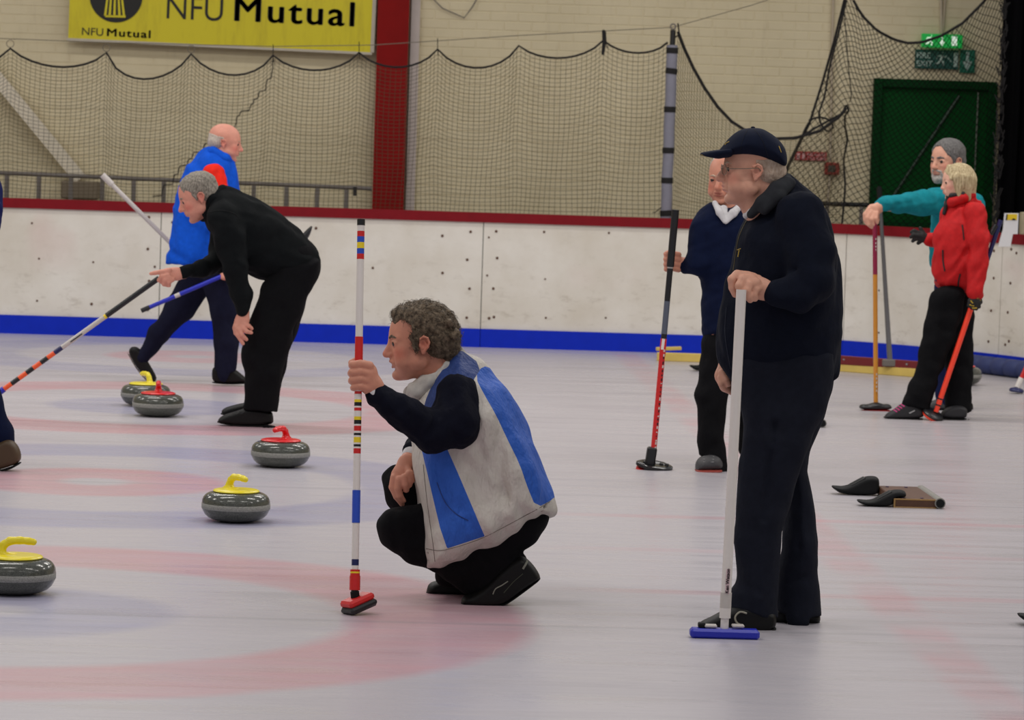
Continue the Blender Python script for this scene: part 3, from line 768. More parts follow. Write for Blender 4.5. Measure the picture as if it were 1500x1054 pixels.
    def mesh(s, name, mats, parent=None, attrs=None, smooth_it=1, mat_fn=None):
        F, lo = s.field(); V, Q = surface_nets(F, lo, s.h); 
        if smooth_it: V = relax(V, Q, smooth_it)
        me = bpy.data.meshes.new(name); me.vertices.add(len(V)); me.vertices.foreach_set('co', V.astype(np.float32).ravel())
        me.loops.add(len(Q) * 4); me.loops.foreach_set('vertex_index', Q.astype(np.int32).ravel())
        me.polygons.add(len(Q)); me.polygons.foreach_set('loop_start', np.arange(0, len(Q) * 4, 4, dtype=np.int32)); me.polygons.foreach_set('loop_total', np.full(len(Q), 4, np.int32))
        me.polygons.foreach_set('use_smooth', np.ones(len(Q), bool)); me.update(calc_edges=True)
        if attrs:
            for an, fn in attrs.items():
                a = me.attributes.new(an, 'FLOAT', 'POINT'); a.data.foreach_set('value', np.asarray(fn(V), np.float32))
        if not isinstance(mats, (list, tuple)): mats = [mats]
        for q in mats: me.materials.append(q)
        if mat_fn is not None: me.polygons.foreach_set('material_index', np.asarray(mat_fn(V[Q].mean(1)), np.int32))
        me.validate()
        o = bpy.data.objects.new(name, me); COL.objects.link(o)
        if parent is not None: attach(o, parent)
        return o
def relax(V, Q, n):
    N = len(V)
    for _ in range(n):
        acc = np.zeros_like(V); cnt = np.zeros(N)
        for i in range(4):
            a, b = Q[:, i], Q[:, (i + 1) % 4]
            for c in range(3): acc[:, c] += np.bincount(a, V[b, c], N) + np.bincount(b, V[a, c], N)
            cnt += np.bincount(a, minlength=N) + np.bincount(b, minlength=N)
        V = V * .5 + .5 * acc / np.maximum(cnt, 1)[:, None]
    return V
def surface_nets(F, lo, h):
    S = F < 0; n = F.shape
    c = np.zeros(tuple(q - 1 for q in n), np.uint8)
    for i in (0, 1):
        for j in (0, 1):
            for k in (0, 1): c += S[i:n[0] - 1 + i, j:n[1] - 1 + j, k:n[2] - 1 + k]
    act = (c > 0) & (c < 8); idx = np.argwhere(act); del c
    cid = np.full(act.shape, -1, np.int32); cid[tuple(idx.T)] = np.arange(len(idx))
    acc = np.zeros((len(idx), 3)); cnt = np.zeros(len(idx))
    corners = [(i, j, k) for i in (0, 1) for j in (0, 1) for k in (0, 1)]
    val = {cc: F[idx[:, 0] + cc[0], idx[:, 1] + cc[1], idx[:, 2] + cc[2]].astype(np.float64) for cc in corners}
    for a in corners:
        for axx in range(3):
            if a[axx]: continue
            b = list(a); b[axx] = 1; b = tuple(b); fa, fb = val[a], val[b]; m = (fa < 0) != (fb < 0)
            t = np.where(m, fa / np.where(m, fa - fb, 1), 0)
            for d in range(3): acc[:, d] += np.where(m, a[d] + (t if d == axx else 0), 0)
            cnt += m
    V = (idx + acc / np.maximum(cnt, 1)[:, None]) * h + np.asarray(lo)
    Q = []
    for axx in range(3):
        u, v = [(1, 2), (2, 0), (0, 1)][axx]
        s0 = [slice(1, n[q] - 1) for q in range(3)]; s0[axx] = slice(0, n[axx] - 1); s1 = list(s0); s1[axx] = slice(1, n[axx])
        A, B = S[tuple(s0)], S[tuple(s1)]; e = np.argwhere(A != B)
        if not len(e): continue
        off = np.array([1, 1, 1]); off[axx] = 0; g = e + off; flip = A[tuple(e.T)]
        def cell(du, dv):
            q = g.copy(); q[:, u] -= du; q[:, v] -= dv; return cid[q[:, 0], q[:, 1], q[:, 2]]
        q4 = np.stack([cell(1, 1), cell(0, 1), cell(0, 0), cell(1, 0)], 1); q4[~flip] = q4[~flip][:, ::-1]; Q.append(q4)
    Q = np.concatenate(Q); Q = Q[(Q >= 0).all(1)]; return V, Q

# ---------------------------------------------------------------- skin
def skin_material(name, rgb, blush=(196, 92, 78), lip=(150, 72, 68), hair=(120, 112, 104)):
    t = NT(name, 0.52, 0, 0.35); v = t.coord(); c = lin(rgb)
    base = t.mix(t.ramp(t.noise(v, 26, 4, .6), .3, .7), tuple(x * .90 for x in c[:3]) + (1,), tuple(min(1, x * 1.07) for x in c[:3]) + (1,))
    base = t.mix(t.math('MULTIPLY', t.ramp(t.attr('blush'), 0, 1), .45), base, lin(blush))
    base = t.mix(t.math('MULTIPLY', t.ramp(t.attr('stubble'), 0, 1), .45), base, lin(hair))
    base = t.mix(t.math('MULTIPLY', t.ramp(t.attr('lip'), 0.1, .9), .8), base, lin(lip))
    t.color(base); t.b.inputs['Subsurface Weight'].default_value = 0.06; t.b.inputs['Subsurface Radius'].default_value = (.01, .004, .002); t.b.inputs['Subsurface Scale'].default_value = .5
    t.bump(t.noise(v, 240, 3), .12, .002); return t.m
def hair_material(name, rgb, rgb2, stretch=(1, 1, .35), scale=160):
    t = NT(name, .65, 0, .3); v = t.coord(); n = t.noise(t.mapped(v, stretch), scale, 4, .7)
    t.color(t.mix(t.ramp(n, .35, .65), lin(rgb), lin(rgb2))); t.bump(n, .8, .006); return t.m
EYEW = plain('eye_white', (196, 188, 180), .25, var=.02)
IRIS = plain('iris', (52, 44, 40), .2)
LENS = NT('spectacle_glass', .0); LENS.b.inputs['Transmission Weight'].default_value = 1.0; LENS.b.inputs['IOR'].default_value = 1.01; LENS.color((.95, .97, .98, 1)); LENS = LENS.m
WIRE = plain('spectacle_metal', (150, 138, 120), .3, .8)

class Head:
    """frame of a head: centre in px, height in px, yaw (deg, 0 = looks left along the picture, + = towards the camera), pitch, roll"""
    def __init__(s, V, cx, cy, hh, yaw=0, pitch=0, roll=0, dy=0.0, right=False):
        s.V = V; s.c = V.P(cx, cy, dy); s.H = hh / V.s
        a = math.radians(yaw); f = np.array([-math.cos(a) * (-1 if right else 1), -math.sin(a), 0.0]); u = np.array([0, 0, 1.0]); 
        l = np.cross(u, f)                                      # the figure's left
        p = math.radians(pitch); f2 = f * math.cos(p) - u * math.sin(p); u2 = u * math.cos(p) + f * math.sin(p)
        r = math.radians(roll); l2 = l * math.cos(r) + u2 * math.sin(r); u3 = u2 * math.cos(r) - l * math.sin(r)
        s.R = np.stack([f2, l2, u3], 1)
    def w(s, f, l, u): return s.c + s.R @ (np.array([f, l, u]) * s.H)
    def loc(s, Vv): return (np.asarray(Vv) - s.c) @ s.R / s.H
    def ell(s, f, l, u, rf, rl, ru, k=.04, mode='add', pitch=0, V=None):
        a = math.radians(pitch); ca, sa = math.cos(a), math.sin(a); R2 = s.R @ np.array([[ca, 0, sa], [0, 1, 0], [-sa, 0, ca]])
        (V or s.V).ell(s.w(f, l, u), np.array([rf, rl, ru]) * s.H, R2, k * s.H, mode, m=True)
    def cap(s, a, b, ra, rb=None, k=.03, mode='add', V=None):
        rb = ra if rb is None else rb; (V or s.V).cap(s.w(*a), s.w(*b), ra * s.H, rb * s.H, 1.0, k * s.H, mode, m=True)
    def skull(s, jaw=1.0, nose=1.0, fat=1.0, mouth=0.0, ears=True, chin=1.0, browr=1.0):
        e = s.ell; c = s.cap
        e(-.07, 0, .17, .415, .315, .33, k=.02)
        e(.10, 0, .02, .285, .265, .34, k=.08)
        e(.15, 0, -.24, .20, .215 * jaw, .20, k=.08)
        for q in (-1, 1):
            e(.02, q * .205 * jaw, -.25, .11, .06 * fat, .10, k=.10)
            e(.245, q * .165, -.10, .085, .08, .085 * fat, k=.07)
            e(.24, q * .15 * fat, -.24, .09, .07 * fat, .09, k=.08)
        c((.05, 0, -.34), (.27, 0, -.405), .10 * fat, .075 * chin, k=.07)
        e(.305 * chin, 0, -.415, .055, .08, .06, k=.05)
        for q in (-1, 1): c((.315, q * .04, .075), (.255, q * .19, .085), .042 * browr, .034, k=.05)
        for q in (-1, 1): e(.385, q * .135, .012, .075, .075, .058, k=.06, mode='sub')
        for q in (-1, 1):
            e(.283, q * .135, .012, .066, .072, .06, k=.015)
        # nose
        c((.335, 0, .055), (.435 * nose ** .3, 0, -.125), .030, .045 * nose, k=.045)
        e(.405, 0, -.135, .06, .058 * nose, .042, k=.03)
        for q in (-1, 1): e(.385, q * .048, -.145, .045, .03, .032, k=.02)
        for q in (-1, 1): e(.405, q * .025, -.178, .02, .014, .016, k=.01, mode='sub')
        # mouth
        e(.335, 0, -.25, .06, .105, .075, k=.05)
        e(.372, 0, -.233, .030, .085, .022, k=.025); e(.362, 0, -.285 - mouth * .03, .032, .075, .024, k=.025)
        e(.39, 0, -.257 - mouth * .012, .055, .085, .006 + mouth * .022, k=.012, mode='sub')
        e(.355, 0, -.335, .022, .09, .010, k=.06, mode='sub'); c((.20, -.08, -.37), (.20, .08, -.37), .09, k=.08)
        for q in (-1, 1): c((.36, q * .085, -.15), (.325, q * .13, -.27), .004, .006, k=.03, mode='sub')
        if ears:
            for q in (-1, 1):
                e(-.045, q * .300, -.03, .062, .026, .105, k=.02, pitch=-12)
                arc = [(.005, .30, -.01), (.0, .325, .055), (-.045, .345, .085), (-.095, .352, .06), (-.112, .348, .0), (-.09, .335, -.06), (-.045, .315, -.11)]
                for a_, b_ in zip(arc[:-1], arc[1:]): c((a_[0], q * a_[1], a_[2]), (b_[0], q * b_[1], b_[2]), .017, .017, k=.008)
                c((-.055, q * .32, .03), (-.075, q * .325, -.03), .011, .011, k=.008)
                e(-.03, q * .33, -.02, .022, .025, .035, k=.01, mode='sub')
                e(-.03, q * .308, -.125, .030, .022, .032, k=.015)
                e(.015, q * .312, -.03, .016, .014, .028, k=.01)
    def neck(s, base, r0=.20, r1=.24, fl=1.0):
        s.V.cap(s.w(-.12, 0, -.18), s.V._w(base), r0 * s.H, r1 * s.H, fl, .05 * s.H, m=True)
        s.V.cap(s.w(.02, 0, -.30), s.V._w(base), r0 * .75 * s.H, r1 * .8 * s.H, fl, .06 * s.H, m=True)
    def attrs(s, stubble=0.0, beardfn=None):
        def g(L, c, r): return np.clip(1.5 - 1.5 * np.sqrt((((L - np.array(c)) / np.array(r)) ** 2).sum(1)), 0, 1)
        def lip(V): L = s.loc(V); A = L.copy(); A[:, 1] = np.abs(A[:, 1]); return g(A, (.37, 0, -.235), (.08, .115, .030)) + g(A, (.37, 0, -.288), (.08, .10, .030))
        def blush(V):
            A = s.loc(V); A[:, 1] = np.abs(A[:, 1])
            return np.clip(g(A, (.28, .2, -.12), (.14, .14, .13)) + g(A, (.44, 0, -.12), (.08, .09, .08)) + .8 * g(A, (-.05, .34, -.03), (.12, .1, .16)), 0, 1)
        def stub(V): A = s.loc(V); return (g(A, (.2, 0, -.36), (.30, .30, .20)) * stubble)
        return {'lip': lip, 'blush': blush, 'stubble': stub}
    def eyes(s, parent, closed=.35, sides=(-1, 1), skin=None):
        for q in sides:
            c = s.w(.300, q * .135, .010); r = .058 * s.H
            m = MB(); R3 = Matrix([list(x) for x in s.R]) @ Matrix.Rotation(math.pi / 2, 3, 'Y')
            prof = [(max(r * math.sin(a), 1e-5), r * math.cos(a)) for a in np.linspace(0.0, math.pi, 13)]
            m.lathe(prof, 20, c, 0, R3); nb_ = len(m.f)
            o = m.build('eye', [EYEW, IRIS], parent, smooth=True)
            d = np.array(s.R[:, 0]); 
            for p in o.data.polygons:
                if (np.array(p.center[:]) - c) @ d > r * .89: p.material_index = 1
    def lids(s, k=.012):
        for q in (-1, 1):
            for u, rr, du in ((.042, .017, .02), (-.022, .012, -.008)):
                s.cap((.325, q * .075, u - du), (.345, q * .13, u), rr, k=k); s.cap((.345, q * .13, u), (.305, q * .195, u - du), rr, k=k)
    def brows(s, parent, mat, h, th=1.0):
        V = Vol(s.V.Y0, h)
        for q in (-1, 1):
            s.cap((.368, q * .055, .085), (.352, q * .12, .105), .020 * th, .022 * th, k=.005, V=V); s.cap((.352, q * .12, .105), (.292, q * .20, .085), .022 * th, .013 * th, k=.005, V=V)
        V.wrinkle(.6, 300, 3); V.mesh('eyebrows', mat, parent)
    def glasses(s, parent, r=.085):
        m = MB(); g = MB()
        for q in (-1, 1):
            c = s.w(.395, q * .135, -.005); ax1 = s.R[:, 1] * .98 - s.R[:, 0] * .2 * q; ax1 /= np.linalg.norm(ax1); ax2 = s.R[:, 2]; nn = 24
            pts = [Vector(c + (ax1 * math.cos(a) * r * 1.12 + ax2 * math.sin(a) * r * .86) * s.H) for a in np.linspace(0, 2 * math.pi, nn + 1)]
            m.tube(pts, .0013, 6, cap=False); g.add(pts[:-1] + [p + Vector(s.R[:, 0]) * .0015 for p in pts[:-1]], [tuple(range(nn)), tuple(range(2 * nn - 1, nn - 1, -1))] + [(i, (i + 1) % nn, nn + (i + 1) % nn, nn + i) for i in range(nn)])
            m.tube([Vector(s.w(.375, q * .225, .01)), Vector(s.w(.15, q * .325, .02)), Vector(s.w(-.05, q * .345, .035)), Vector(s.w(-.12, q * .335, -.03))], .0016, 6)
        m.tube([Vector(s.w(.405, -.045, .01)), Vector(s.w(.425, 0, .02)), Vector(s.w(.405, .045, .01))], .0016, 6)
        fr = m.build('spectacle_frame', WIRE, parent, smooth=True); g.build('lenses', LENS, fr)

def hand_fist(V, pts_fingers, palm, k=3):
    """palm: list of (a,b,ra,rb) capsules; fingers: list of chains (px,py,dy,r)"""
    for a, b, ra, rb in palm: V.cap(a, b, ra, rb, .75, k + 2)
    for ch in pts_fingers: V.chain(ch, 1.0, k)
def mask_poly(poly, Vv, ch=0):
    """attribute: signed px distance to a region drawn on the garment"""
    P = np.array(poly, float); P = chaikin(P, ch) if ch else P
    def fn(V): q = proj(V); return poly_sd(P, q[:, 0], q[:, 1])
    return fn
def shoe(name, V, upper, dy, W, parent, mat, sole_mat, base, h=None, extra=None, sole_t=5, label=None):
    """side-on shoe: upper outline px, sole = lower edge line px list (toe->heel)"""
    S = Vol(V.Y0, h or V.h); S.blob(upper, dy, W, 9 * V.s / 408, k=2)
    o = S.mesh(name, mat, parent)
    T = Vol(V.Y0, h or V.h); lowp = [(x, y) for x, y in base]; up = [(x, y - sole_t * V.s / 408) for x, y in reversed(base)]
    T.blob(lowp + up, dy, W * 1.05, 5 * V.s / 408, k=1, ch=1); T.mesh('sole', sole_mat, o)
    return o
# ================================================================ CURLING STONES
def granite():
    t = NT('grey_granite', .16, 0, .6); v = t.coord(); n = t.noise(v, 240, 3, .8); n2 = t.noise(v, 420, 2, .8)
    c = t.mix(t.ramp(n, .35, .65), lin((48, 51, 46)), lin((94, 97, 88))); c = t.mix(t.ramp(n2, .62, .72), c, lin((150, 150, 142))); c = t.mix(t.ramp(n2, .3, .36, 1, 0), c, lin((38, 40, 40)))
    t.color(c); return t.m
GRAN = granite()
def bandm():
    t = NT('ground_striking_band', .6, 0, .3); v = t.coord(); n = t.noise(v, 200, 3, .8); t.color(t.mix(t.ramp(n, .3, .7), lin((112, 113, 108)), lin((168, 167, 160)))); return t.m
BAND = bandm()
YEP = plain('yellow_plastic', (236, 218, 40), .28, var=.04); REP = plain('red_plastic', (222, 34, 38), .28, var=.04); CHR = plain('chrome_bolt', (180, 180, 180), .2, .9, var=.02)
def make_stone(col_mat, label, cat='curling stone', group=None, lite=False):
    r = root('curling_stone', (0, 0, 0), label, cat, group)
    prof = [(0.001, .010), (.045, .010), (.058, .002), (.064, .0), (.070, .002), (.095, .007), (.118, .017), (.132, .030), (.140, .044), (.1440, .053), (.1452, .0565), (.1455, .078), (.1448, .082), (.1435, .092), (.138, .104), (.129, .114), (.116, .121), (.099, .1255), (.07, .1265), (.001, .1265)]
    pr2 = []
    for i in range(len(prof) - 1):
        for k in (0, .5): pr2.append(tuple(a + (b - a) * k for a, b in zip(prof[i], prof[i + 1])))
    MB().lathe(prof, 56).build('granite_body', GRAN, r, smooth=True)
    MB().lathe([(.1440, .0545), (.1459, .0565), (.14600, .067), (.1459, .0775), (.1440, .0795)], 56).build('striking_band', BAND, r, smooth=True)
    hd = MB().lathe([(.001, .112), (.088, .1125), (.096, .1135), (.099, .117), (.096, .1215), (.086, .1245), (.06, .1265), (.001, .127)], 48, (0, 0, .0125))
    h = hd.build('handle', col_mat, r, smooth=True)
    V = Vol(12, .0032); W_ = lambda x, z, y=0: np.array([x, 12.0 + y, z])
    pts = [(-.052, .122, .021), (-.050, .140, .0155), (-.040, .160, .0145), (-.020, .173, .0145), (.015, .176, .0135), (.045, .174, .0128), (.064, .171, .0120)]
    for a, b in zip(pts[:-1], pts[1:]): V.cap(W_(a[0], a[1]), W_(b[0], b[1]), a[2], b[2], 1.0, .006, m=True)
    V.cap(W_(-.075, .122), W_(0.0, .123), .010, .008, 1.8, .014, m=True)
    gn = V.mesh('grip', col_mat, None); gn.data.transform(Matrix.Translation((0, -12.0, .0125))); gn.parent = h
    MB().lathe([(.001, .0), (.008, 0), (.008, .0025), (.005, .004), (.001, .004)], 14, (-.012, 0, .1387)).build('bolt', CHR, h, smooth=True)
    return r
def place(o, p, rz=0, rx=0): o.location = p; o.rotation_euler = (rx, 0, rz); return o
def copy_tree(o, parent=None):
    c = o.copy(); COL.objects.link(c)
    if parent is not None: c.parent = parent
    for ch in list(o.children): copy_tree(ch, c)
    return c
yel = make_stone(YEP, 'yellow-handled curling stone with its grip in profile, cut by the photo\'s left edge')
red = make_stone(REP, 'red-handled curling stone on its own, beside the feet of the bending man')
place(yel, gnd(21, 868), math.radians(2)); place(red, gnd(410.5, 683), math.radians(-118))
def more(src, p, rz, label): c = copy_tree(src); c['label'] = label; return place(c, p, math.radians(rz))
more(yel, gnd(345, 763), -52, 'yellow-handled curling stone on its own, in front of the red one by the bending man')
more(red, gnd(231, 609), -88, 'red-handled curling stone standing in front of another stone at the blurred man\'s foot')
more(yel, gnd(213, 594), 118, 'yellow-handled curling stone half hidden behind a red-handled one')
more(red, gnd(1407, 563), 40, 'curling stone mostly hidden behind the legs of the woman in red')

# ================================================================ HACKS
RUB = plain('black_rubber', (15, 16, 18), .7, spec=.25, var=.15, bump=.3, bscale=120); WOOD = plain('dark_wood', (84, 54, 36), .6, var=.35, nscale=22)
GOLD = plain('pale_wood_edge', (150, 116, 66), .55); ROLL = plain('grey_rubber_tube', (132, 130, 124), .6)
hp = gnd(1310, 743)
hk = root('curling_hack', hp, 'black rubber foot hack with brown wooden base on the ice behind the white broom\'s owner', 'curling hack')
X0, Y0_ = hp.x, hp.y; HY = gnd(1310, 728).y - Y0_ + .05
def hb(x0, x1, y0, y1, z0, z1, name, mat, bev=.003): return MB().bbox((X0 + (x0 + x1) / 2, Y0_ + (y0 + y1) / 2, (z0 + z1) / 2), (x1 - x0, y1 - y0, z1 - z0), bev).build(name, mat, hk)
hb(0.002, .195, 0.0, HY + .06, .0, .043, 'base_board', WOOD, .004)
hb(-.001, .196, -.004, 0.001, .036, .043, 'edge_strip', GOLD, .001); hb(-.004, .004, -.005, 0.0, .0, .043, 'edge_strip', GOLD, .001); hb(-.001, .196, -.004, 0.001, .0, .005, 'edge_strip', GOLD, .001)
MB().tube([Vector((X0 + .212, Y0_ - .01, .026)), Vector((X0 + .212, Y0_ + HY + .06, .026))], .025, 18).build('roller', ROLL, hk, smooth=True)
MB().tube([Vector((X0 + .212, Y0_ - .014, .026)), Vector((X0 + .212, Y0_ - .009, .026))], .020, 14).build('roller_end', RUB, hk, smooth=True)
for dx, dy, lift in ((0.0, 0.0, 0.0), (-.055, HY - .02, 0.012)):
    V = Vol(Y0_ + dy, .004)
    pr = [(-.17, .022 + lift), (-.165, .030 + lift), (-.12, .026 + lift), (-.085, .034 + lift), (-.03, .066 + lift), (.0, .078 + lift), (.035, .080 + lift), (.055, .072 + lift), (.06, .058)] + ([(.055, .044), (.0, .044), (.0, .0)] if dx == 0 else [(.058, .03), (.056, .0)]) + [(-.12, .0), (-.155, .010 + lift)]
    P_ = [tuple(proj([[X0 + dx + x, Y0_ + dy + .05, z]])[0]) for x, z in pr]
    V.blob(P_, .05, .055, 5, k=1, ch=2); V.mesh('foothold', RUB, hk, smooth_it=1)
    m = MB(); m.box((X0 + dx - .045, Y0_ + dy + .05, .053 + lift), (.075, .075, .004), Matrix.Rotation(-.52, 3, 'Y')); m.build('grip_pad', plain('worn_rubber', (48, 50, 50), .8), hk)
    for k in range(2): MB().lathe([(.001, 0), (.008, 0), (.008, .004), (.001, .004)], 10, (X0 + .04 + .09 * k, Y0_ + dy + .02, .043)).build('bolt', plain('purple_screw', (66, 50, 84), .5), hk)
for k, lb in ((-1, 'black rubber foot hack of which only the tip enters the photo\'s right edge'), (1, 'foot hack mostly hidden behind the capped man\'s legs, its roller showing'), (2, 'foot hack far off near the wooden plank, mostly hidden behind the man in navy')):
    c = copy_tree(hk); c['label'] = lb; c.location = (hp.x + (.06 if k == 2 else 0), hp.y + 4.3 * k - (.3 if k == 2 else 0), 0)
    if k == -1: c.location.x += .10; c.location.y += -.04

# ================================================================ SQUEEGEE, PLANK, SCORE CARDS
def beam(pa, pb, z0, z1, th, name, mat, parent, bev=.004):
    a = gnd(*pa); b = gnd(*pb); d = (b - a); L = d.length; an = math.atan2(d.y, d.x)
    return MB().bbox(((a.x + b.x) / 2, (a.y + b.y) / 2, (z0 + z1) / 2), (L, th, z1 - z0), bev, Matrix.Rotation(an, 3, 'Z')).build(name, mat, parent)
YW_ = plain('yellow_pine', (214, 186, 96), .55, var=.15, nscale=12); CRIM = plain('crimson_board', (112, 24, 28), .5, var=.15)
sqp = gnd(1304, 547)
sq = root('ice_scraper', sqp, 'ice scraper with dark red board, yellow blade and long grey handle leaning on the boards', 'ice scraper')
beam((1229, 543.5), (1383, 555.5), .0, .062, .03, 'blade', YW_, sq); 
a = gnd(1229, 543.5); b = gnd(1383, 555.5)
beam((1229, 543.5), (1380, 555), .052, .115, .045, 'backing_board', CRIM, sq)
f_ = gnd(1303, 549.5) + Vector((0, 0, .09)); tpp = at(1288, 277, YB - .10)
MB().tube([f_, f_ + (tpp - f_) * .55, f_ + (tpp - f_) * .86, tpp], [.020, .016, .014, .013], 12).build('handle', plain('dull_grey_metal', (92, 90, 92), .45, .3), sq, smooth=True)
MB().tube([f_ + (tpp - f_) * .90, tpp + (tpp - f_) * .005], .021, 12).build('hand_grip', RUB, sq, smooth=True)
MB().bbox(f_, (.11, .05, .05), .006).build('bracket', STEEL, sq)
for t_ in (.04, .33, .64, .93):
    c = a + (b - a) * t_; MB().lathe([(.001, 0), (.009, 0), (.006, .006), (.001, .006)], 10, c + Vector((0, -.024, .09)), 0, Matrix.Rotation(math.pi / 2, 3, 'X')).build('bolt', CHR, sq)
pk = root('wooden_plank', gnd(1000, 529), 'pale yellow wooden plank with a short block on top, lying by the blue kick strip', 'plank')
beam((962, 528), (1085, 532), 0, .062, .06, 'board', YW_, pk)
a = gnd(979, 525); MB().bbox((a.x, a.y, .075), (.19, .05, .026), .004, Matrix.Rotation(-.06, 3, 'Y')).build('block', YW_, pk)
# score cards hung on the rail
YC = YB - 1.75
CW = plain('white_card', (222, 222, 224), .5, var=.03)
sc_ = root('score_card_holder', at(1482, 345, YC), 'white score card holder with yellow window clipped over the curved rail', 'score card')
def card(pts, d, name, mat, th=.012):
    P = [at(x, y, YC - d) for x, y in pts]; MB().prism([(p.x, p.z) for p in P], YC - d - th, YC - d).build(name, mat, sc_)
card([(1471, 312), (1491.5, 312), (1490, 342.5), (1483, 342.5), (1479.5, 361), (1461.5, 361), (1469, 335)], 0, 'white_plate', CW, .02)
card([(1475, 313.5), (1490, 313.5), (1489.5, 322), (1474.5, 322)], .02, 'yellow_window', plain('yellow_label', (222, 190, 24), .5), .004)
card([(1474.3, 313.5), (1476, 313.5), (1475, 322.5), (1473.3, 322.5)], .024, 'window_edge', RUB, .003)
card([(1482, 322.2), (1483, 320.5), (1485, 319.5), (1487, 320.5), (1488, 322.2)], .024, 'black_numeral', RUB, .003)
o = MB().bbox(at(1503, 327, YC + .1), (.085, .08, .16), .006).build('beige_box', plain('beige_plastic', (166, 156, 128), .5)); tag(o, 'beige box on the rail at the photo\'s right edge', 'box')

# ================================================================ BROOMS
def cm(n, c, r=.35): return plain(n, c, r, var=.04)
C = dict(white=cm('broom_white', (226, 220, 214)), red=cm('broom_red', (206, 34, 34)), blue=cm('broom_blue', (38, 78, 190)), yellow=cm('broom_yellow', (236, 208, 40)), black=cm('broom_black', (22, 23, 26)),
         navy=cm('broom_navy', (24, 30, 84)), orange=cm('broom_orange', (240, 92, 40)), grey=cm('broom_grey', (86, 92, 106)), silver=cm('broom_silver', (196, 190, 184)), wine=cm('broom_wine', (138, 24, 62)), amber=cm('broom_amber', (206, 138, 48)), hot=cm('broom_hot_orange', (255, 70, 44)), royal=cm('broom_royal', (28, 40, 176)))
def pole(parent, A_, B_, bands, r, name='pole'):
    """bands: (t0, t1, colour, radius factor) from top to bottom; joined as one shaft of coloured bands"""
    A_ = Vector(A_); B_ = Vector(B_); m = MB(); used = []
    for t0, t1, c, *rf in bands:
        if c not in used: used.append(c)
        q = rf[0] if rf else 1.0; m.tube([A_ + (B_ - A_) * t0, A_ + (B_ - A_) * t1], r * q, 18, used.index(c))
    return m.build(name, [C[c] for c in used], parent, smooth=True)
def py_bands(y0, y1, L): return [((a - y0) / (y1 - y0), (b - y0) / (y1 - y0), c, *rf) for a, b, c, *rf in L]
# --- crouching man's striped pole
g0 = gnd(523, 899); YQ = g0.y
b1 = root('curling_broom', g0, 'white curling broom striped with red, blue, yellow and black bands, gripped by the crouching man', 'broom')
A_ = at(529, 321, YQ + .2); B_ = at(519.5, 872, YQ + .01)
L = [(321, 330, 'black', 1.08), (330, 338.5, 'white'), (338.5, 346.5, 'red'), (346.5, 355, 'blue'), (355, 364, 'yellow'), (364, 372, 'blue'), (372, 380, 'red'), (380, 494, 'white'), (494, 530, 'red', 1.1), (530, 574, 'white'), (574, 578, 'red'), (578, 586, 'white'), (586, 590, 'yellow'), (590, 595.5, 'black'), (595.5, 598, 'white'), (598, 602.5, 'red'), (602.5, 611, 'white'), (611, 616, 'yellow'), (616, 622, 'black'), (622, 624.5, 'white'), (624.5, 632, 'red'), (632, 635, 'white'), (635, 638.5, 'black'), (638.5, 641, 'white'), (641, 649, 'yellow'), (649, 651.5, 'white'), (651.5, 655, 'black'), (655, 657.5, 'white'), (657.5, 665, 'red'), (665, 718.5, 'white', .98), (718.5, 766, 'blue', 1.1), (766, 819, 'white', .97), (819, 828, 'navy', .98), (828, 834, 'white', .95), (834, 837, 'red', 1.3), (837, 839.5, 'yellow', 1.3), (839.5, 843, 'red', 1.3), (843, 864, 'red', 1.45), (864, 872, 'black', 1.0)]
pole(b1, A_, B_, py_bands(321, 872, L), .0130)
ax = (at(543, 869, YQ + .03) - at(505, 886, YQ - .03)).normalized(); ay = Vector((-.35, 1, 0)).normalized(); az = ax.cross(ay).normalized(); ay = az.cross(ax); M = Matrix((ax, ay, az)).transposed()
cc = (at(543, 872, YQ) + at(505, 889, YQ)) / 2
MB().bbox(cc + az * .005, (.106, .075, .026), .008, M).build('head', C['red'], b1); MB().bbox(cc - az * .018, (.112, .082, .026), .009, M).build('brush_pad', C['black'], b1)
MB().tube([at(519.5, 866, YQ), at(521, 880, YQ)], .016, 12).build('swivel_joint', RUB, b1, smooth=True)
# --- capped man's white broom
g0 = gnd(1061, 934); YQ2 = g0.y
b2 = root('curling_broom', g0, 'plain thick white broom with a blue straight head, held by the man in the cap', 'broom')
A_ = at(1086, 424, YQ2 + .05); B_ = at(1061, 922, YQ2 + .0)
pole(b2, A_, B_, [(0, .89, 'white'), (.89, .935, 'silver', 1.12), (.935, .965, 'white', 1.1), (.965, 1.0, 'white', .8)], .0175)
a = at(1010.5, 924, YQ2); b = at(1112, 927, YQ2); d = (b - a); M = Matrix.Rotation(-math.atan2(d.z, d.x), 3, 'Y')
h_ = MB().bbox((a + b) / 2 + Vector((0, 0, -.004)), (d.length, .058, .034), .009, M).build('head', C['royal'], b2)
MB().bbox((a + b) / 2 + Vector((0, 0, -.024)), (d.length - .02, .048, .014), .004, M).build('bristle_pad', plain('navy_bristle', (12, 14, 60), .9), b2)
for x in (1041, 1081): MB().bbox(at(x, 916, YQ2), (.042, .03, .010), .003, M).build('bracket', C['silver'], b2)
MB().bbox(at(1028, 915, YQ2 + .01), (.025, .04, .018), .004).build('clip', RUB, b2)
lp0 = at(1066.5, 832, YQ2 + .007); lp1 = at(1064.5, 869, YQ2 + .004); dl = (lp0 - lp1)
m = MB(); m.box((lp0 + lp1) / 2 + Vector((-.0005, -.0185, 0)), (.013, .0015, dl.length), Matrix.Rotation(math.atan2(dl.x, dl.z), 3, 'Y')); m.build('name_label', plain('label_pink', (226, 196, 200), .5), b2)
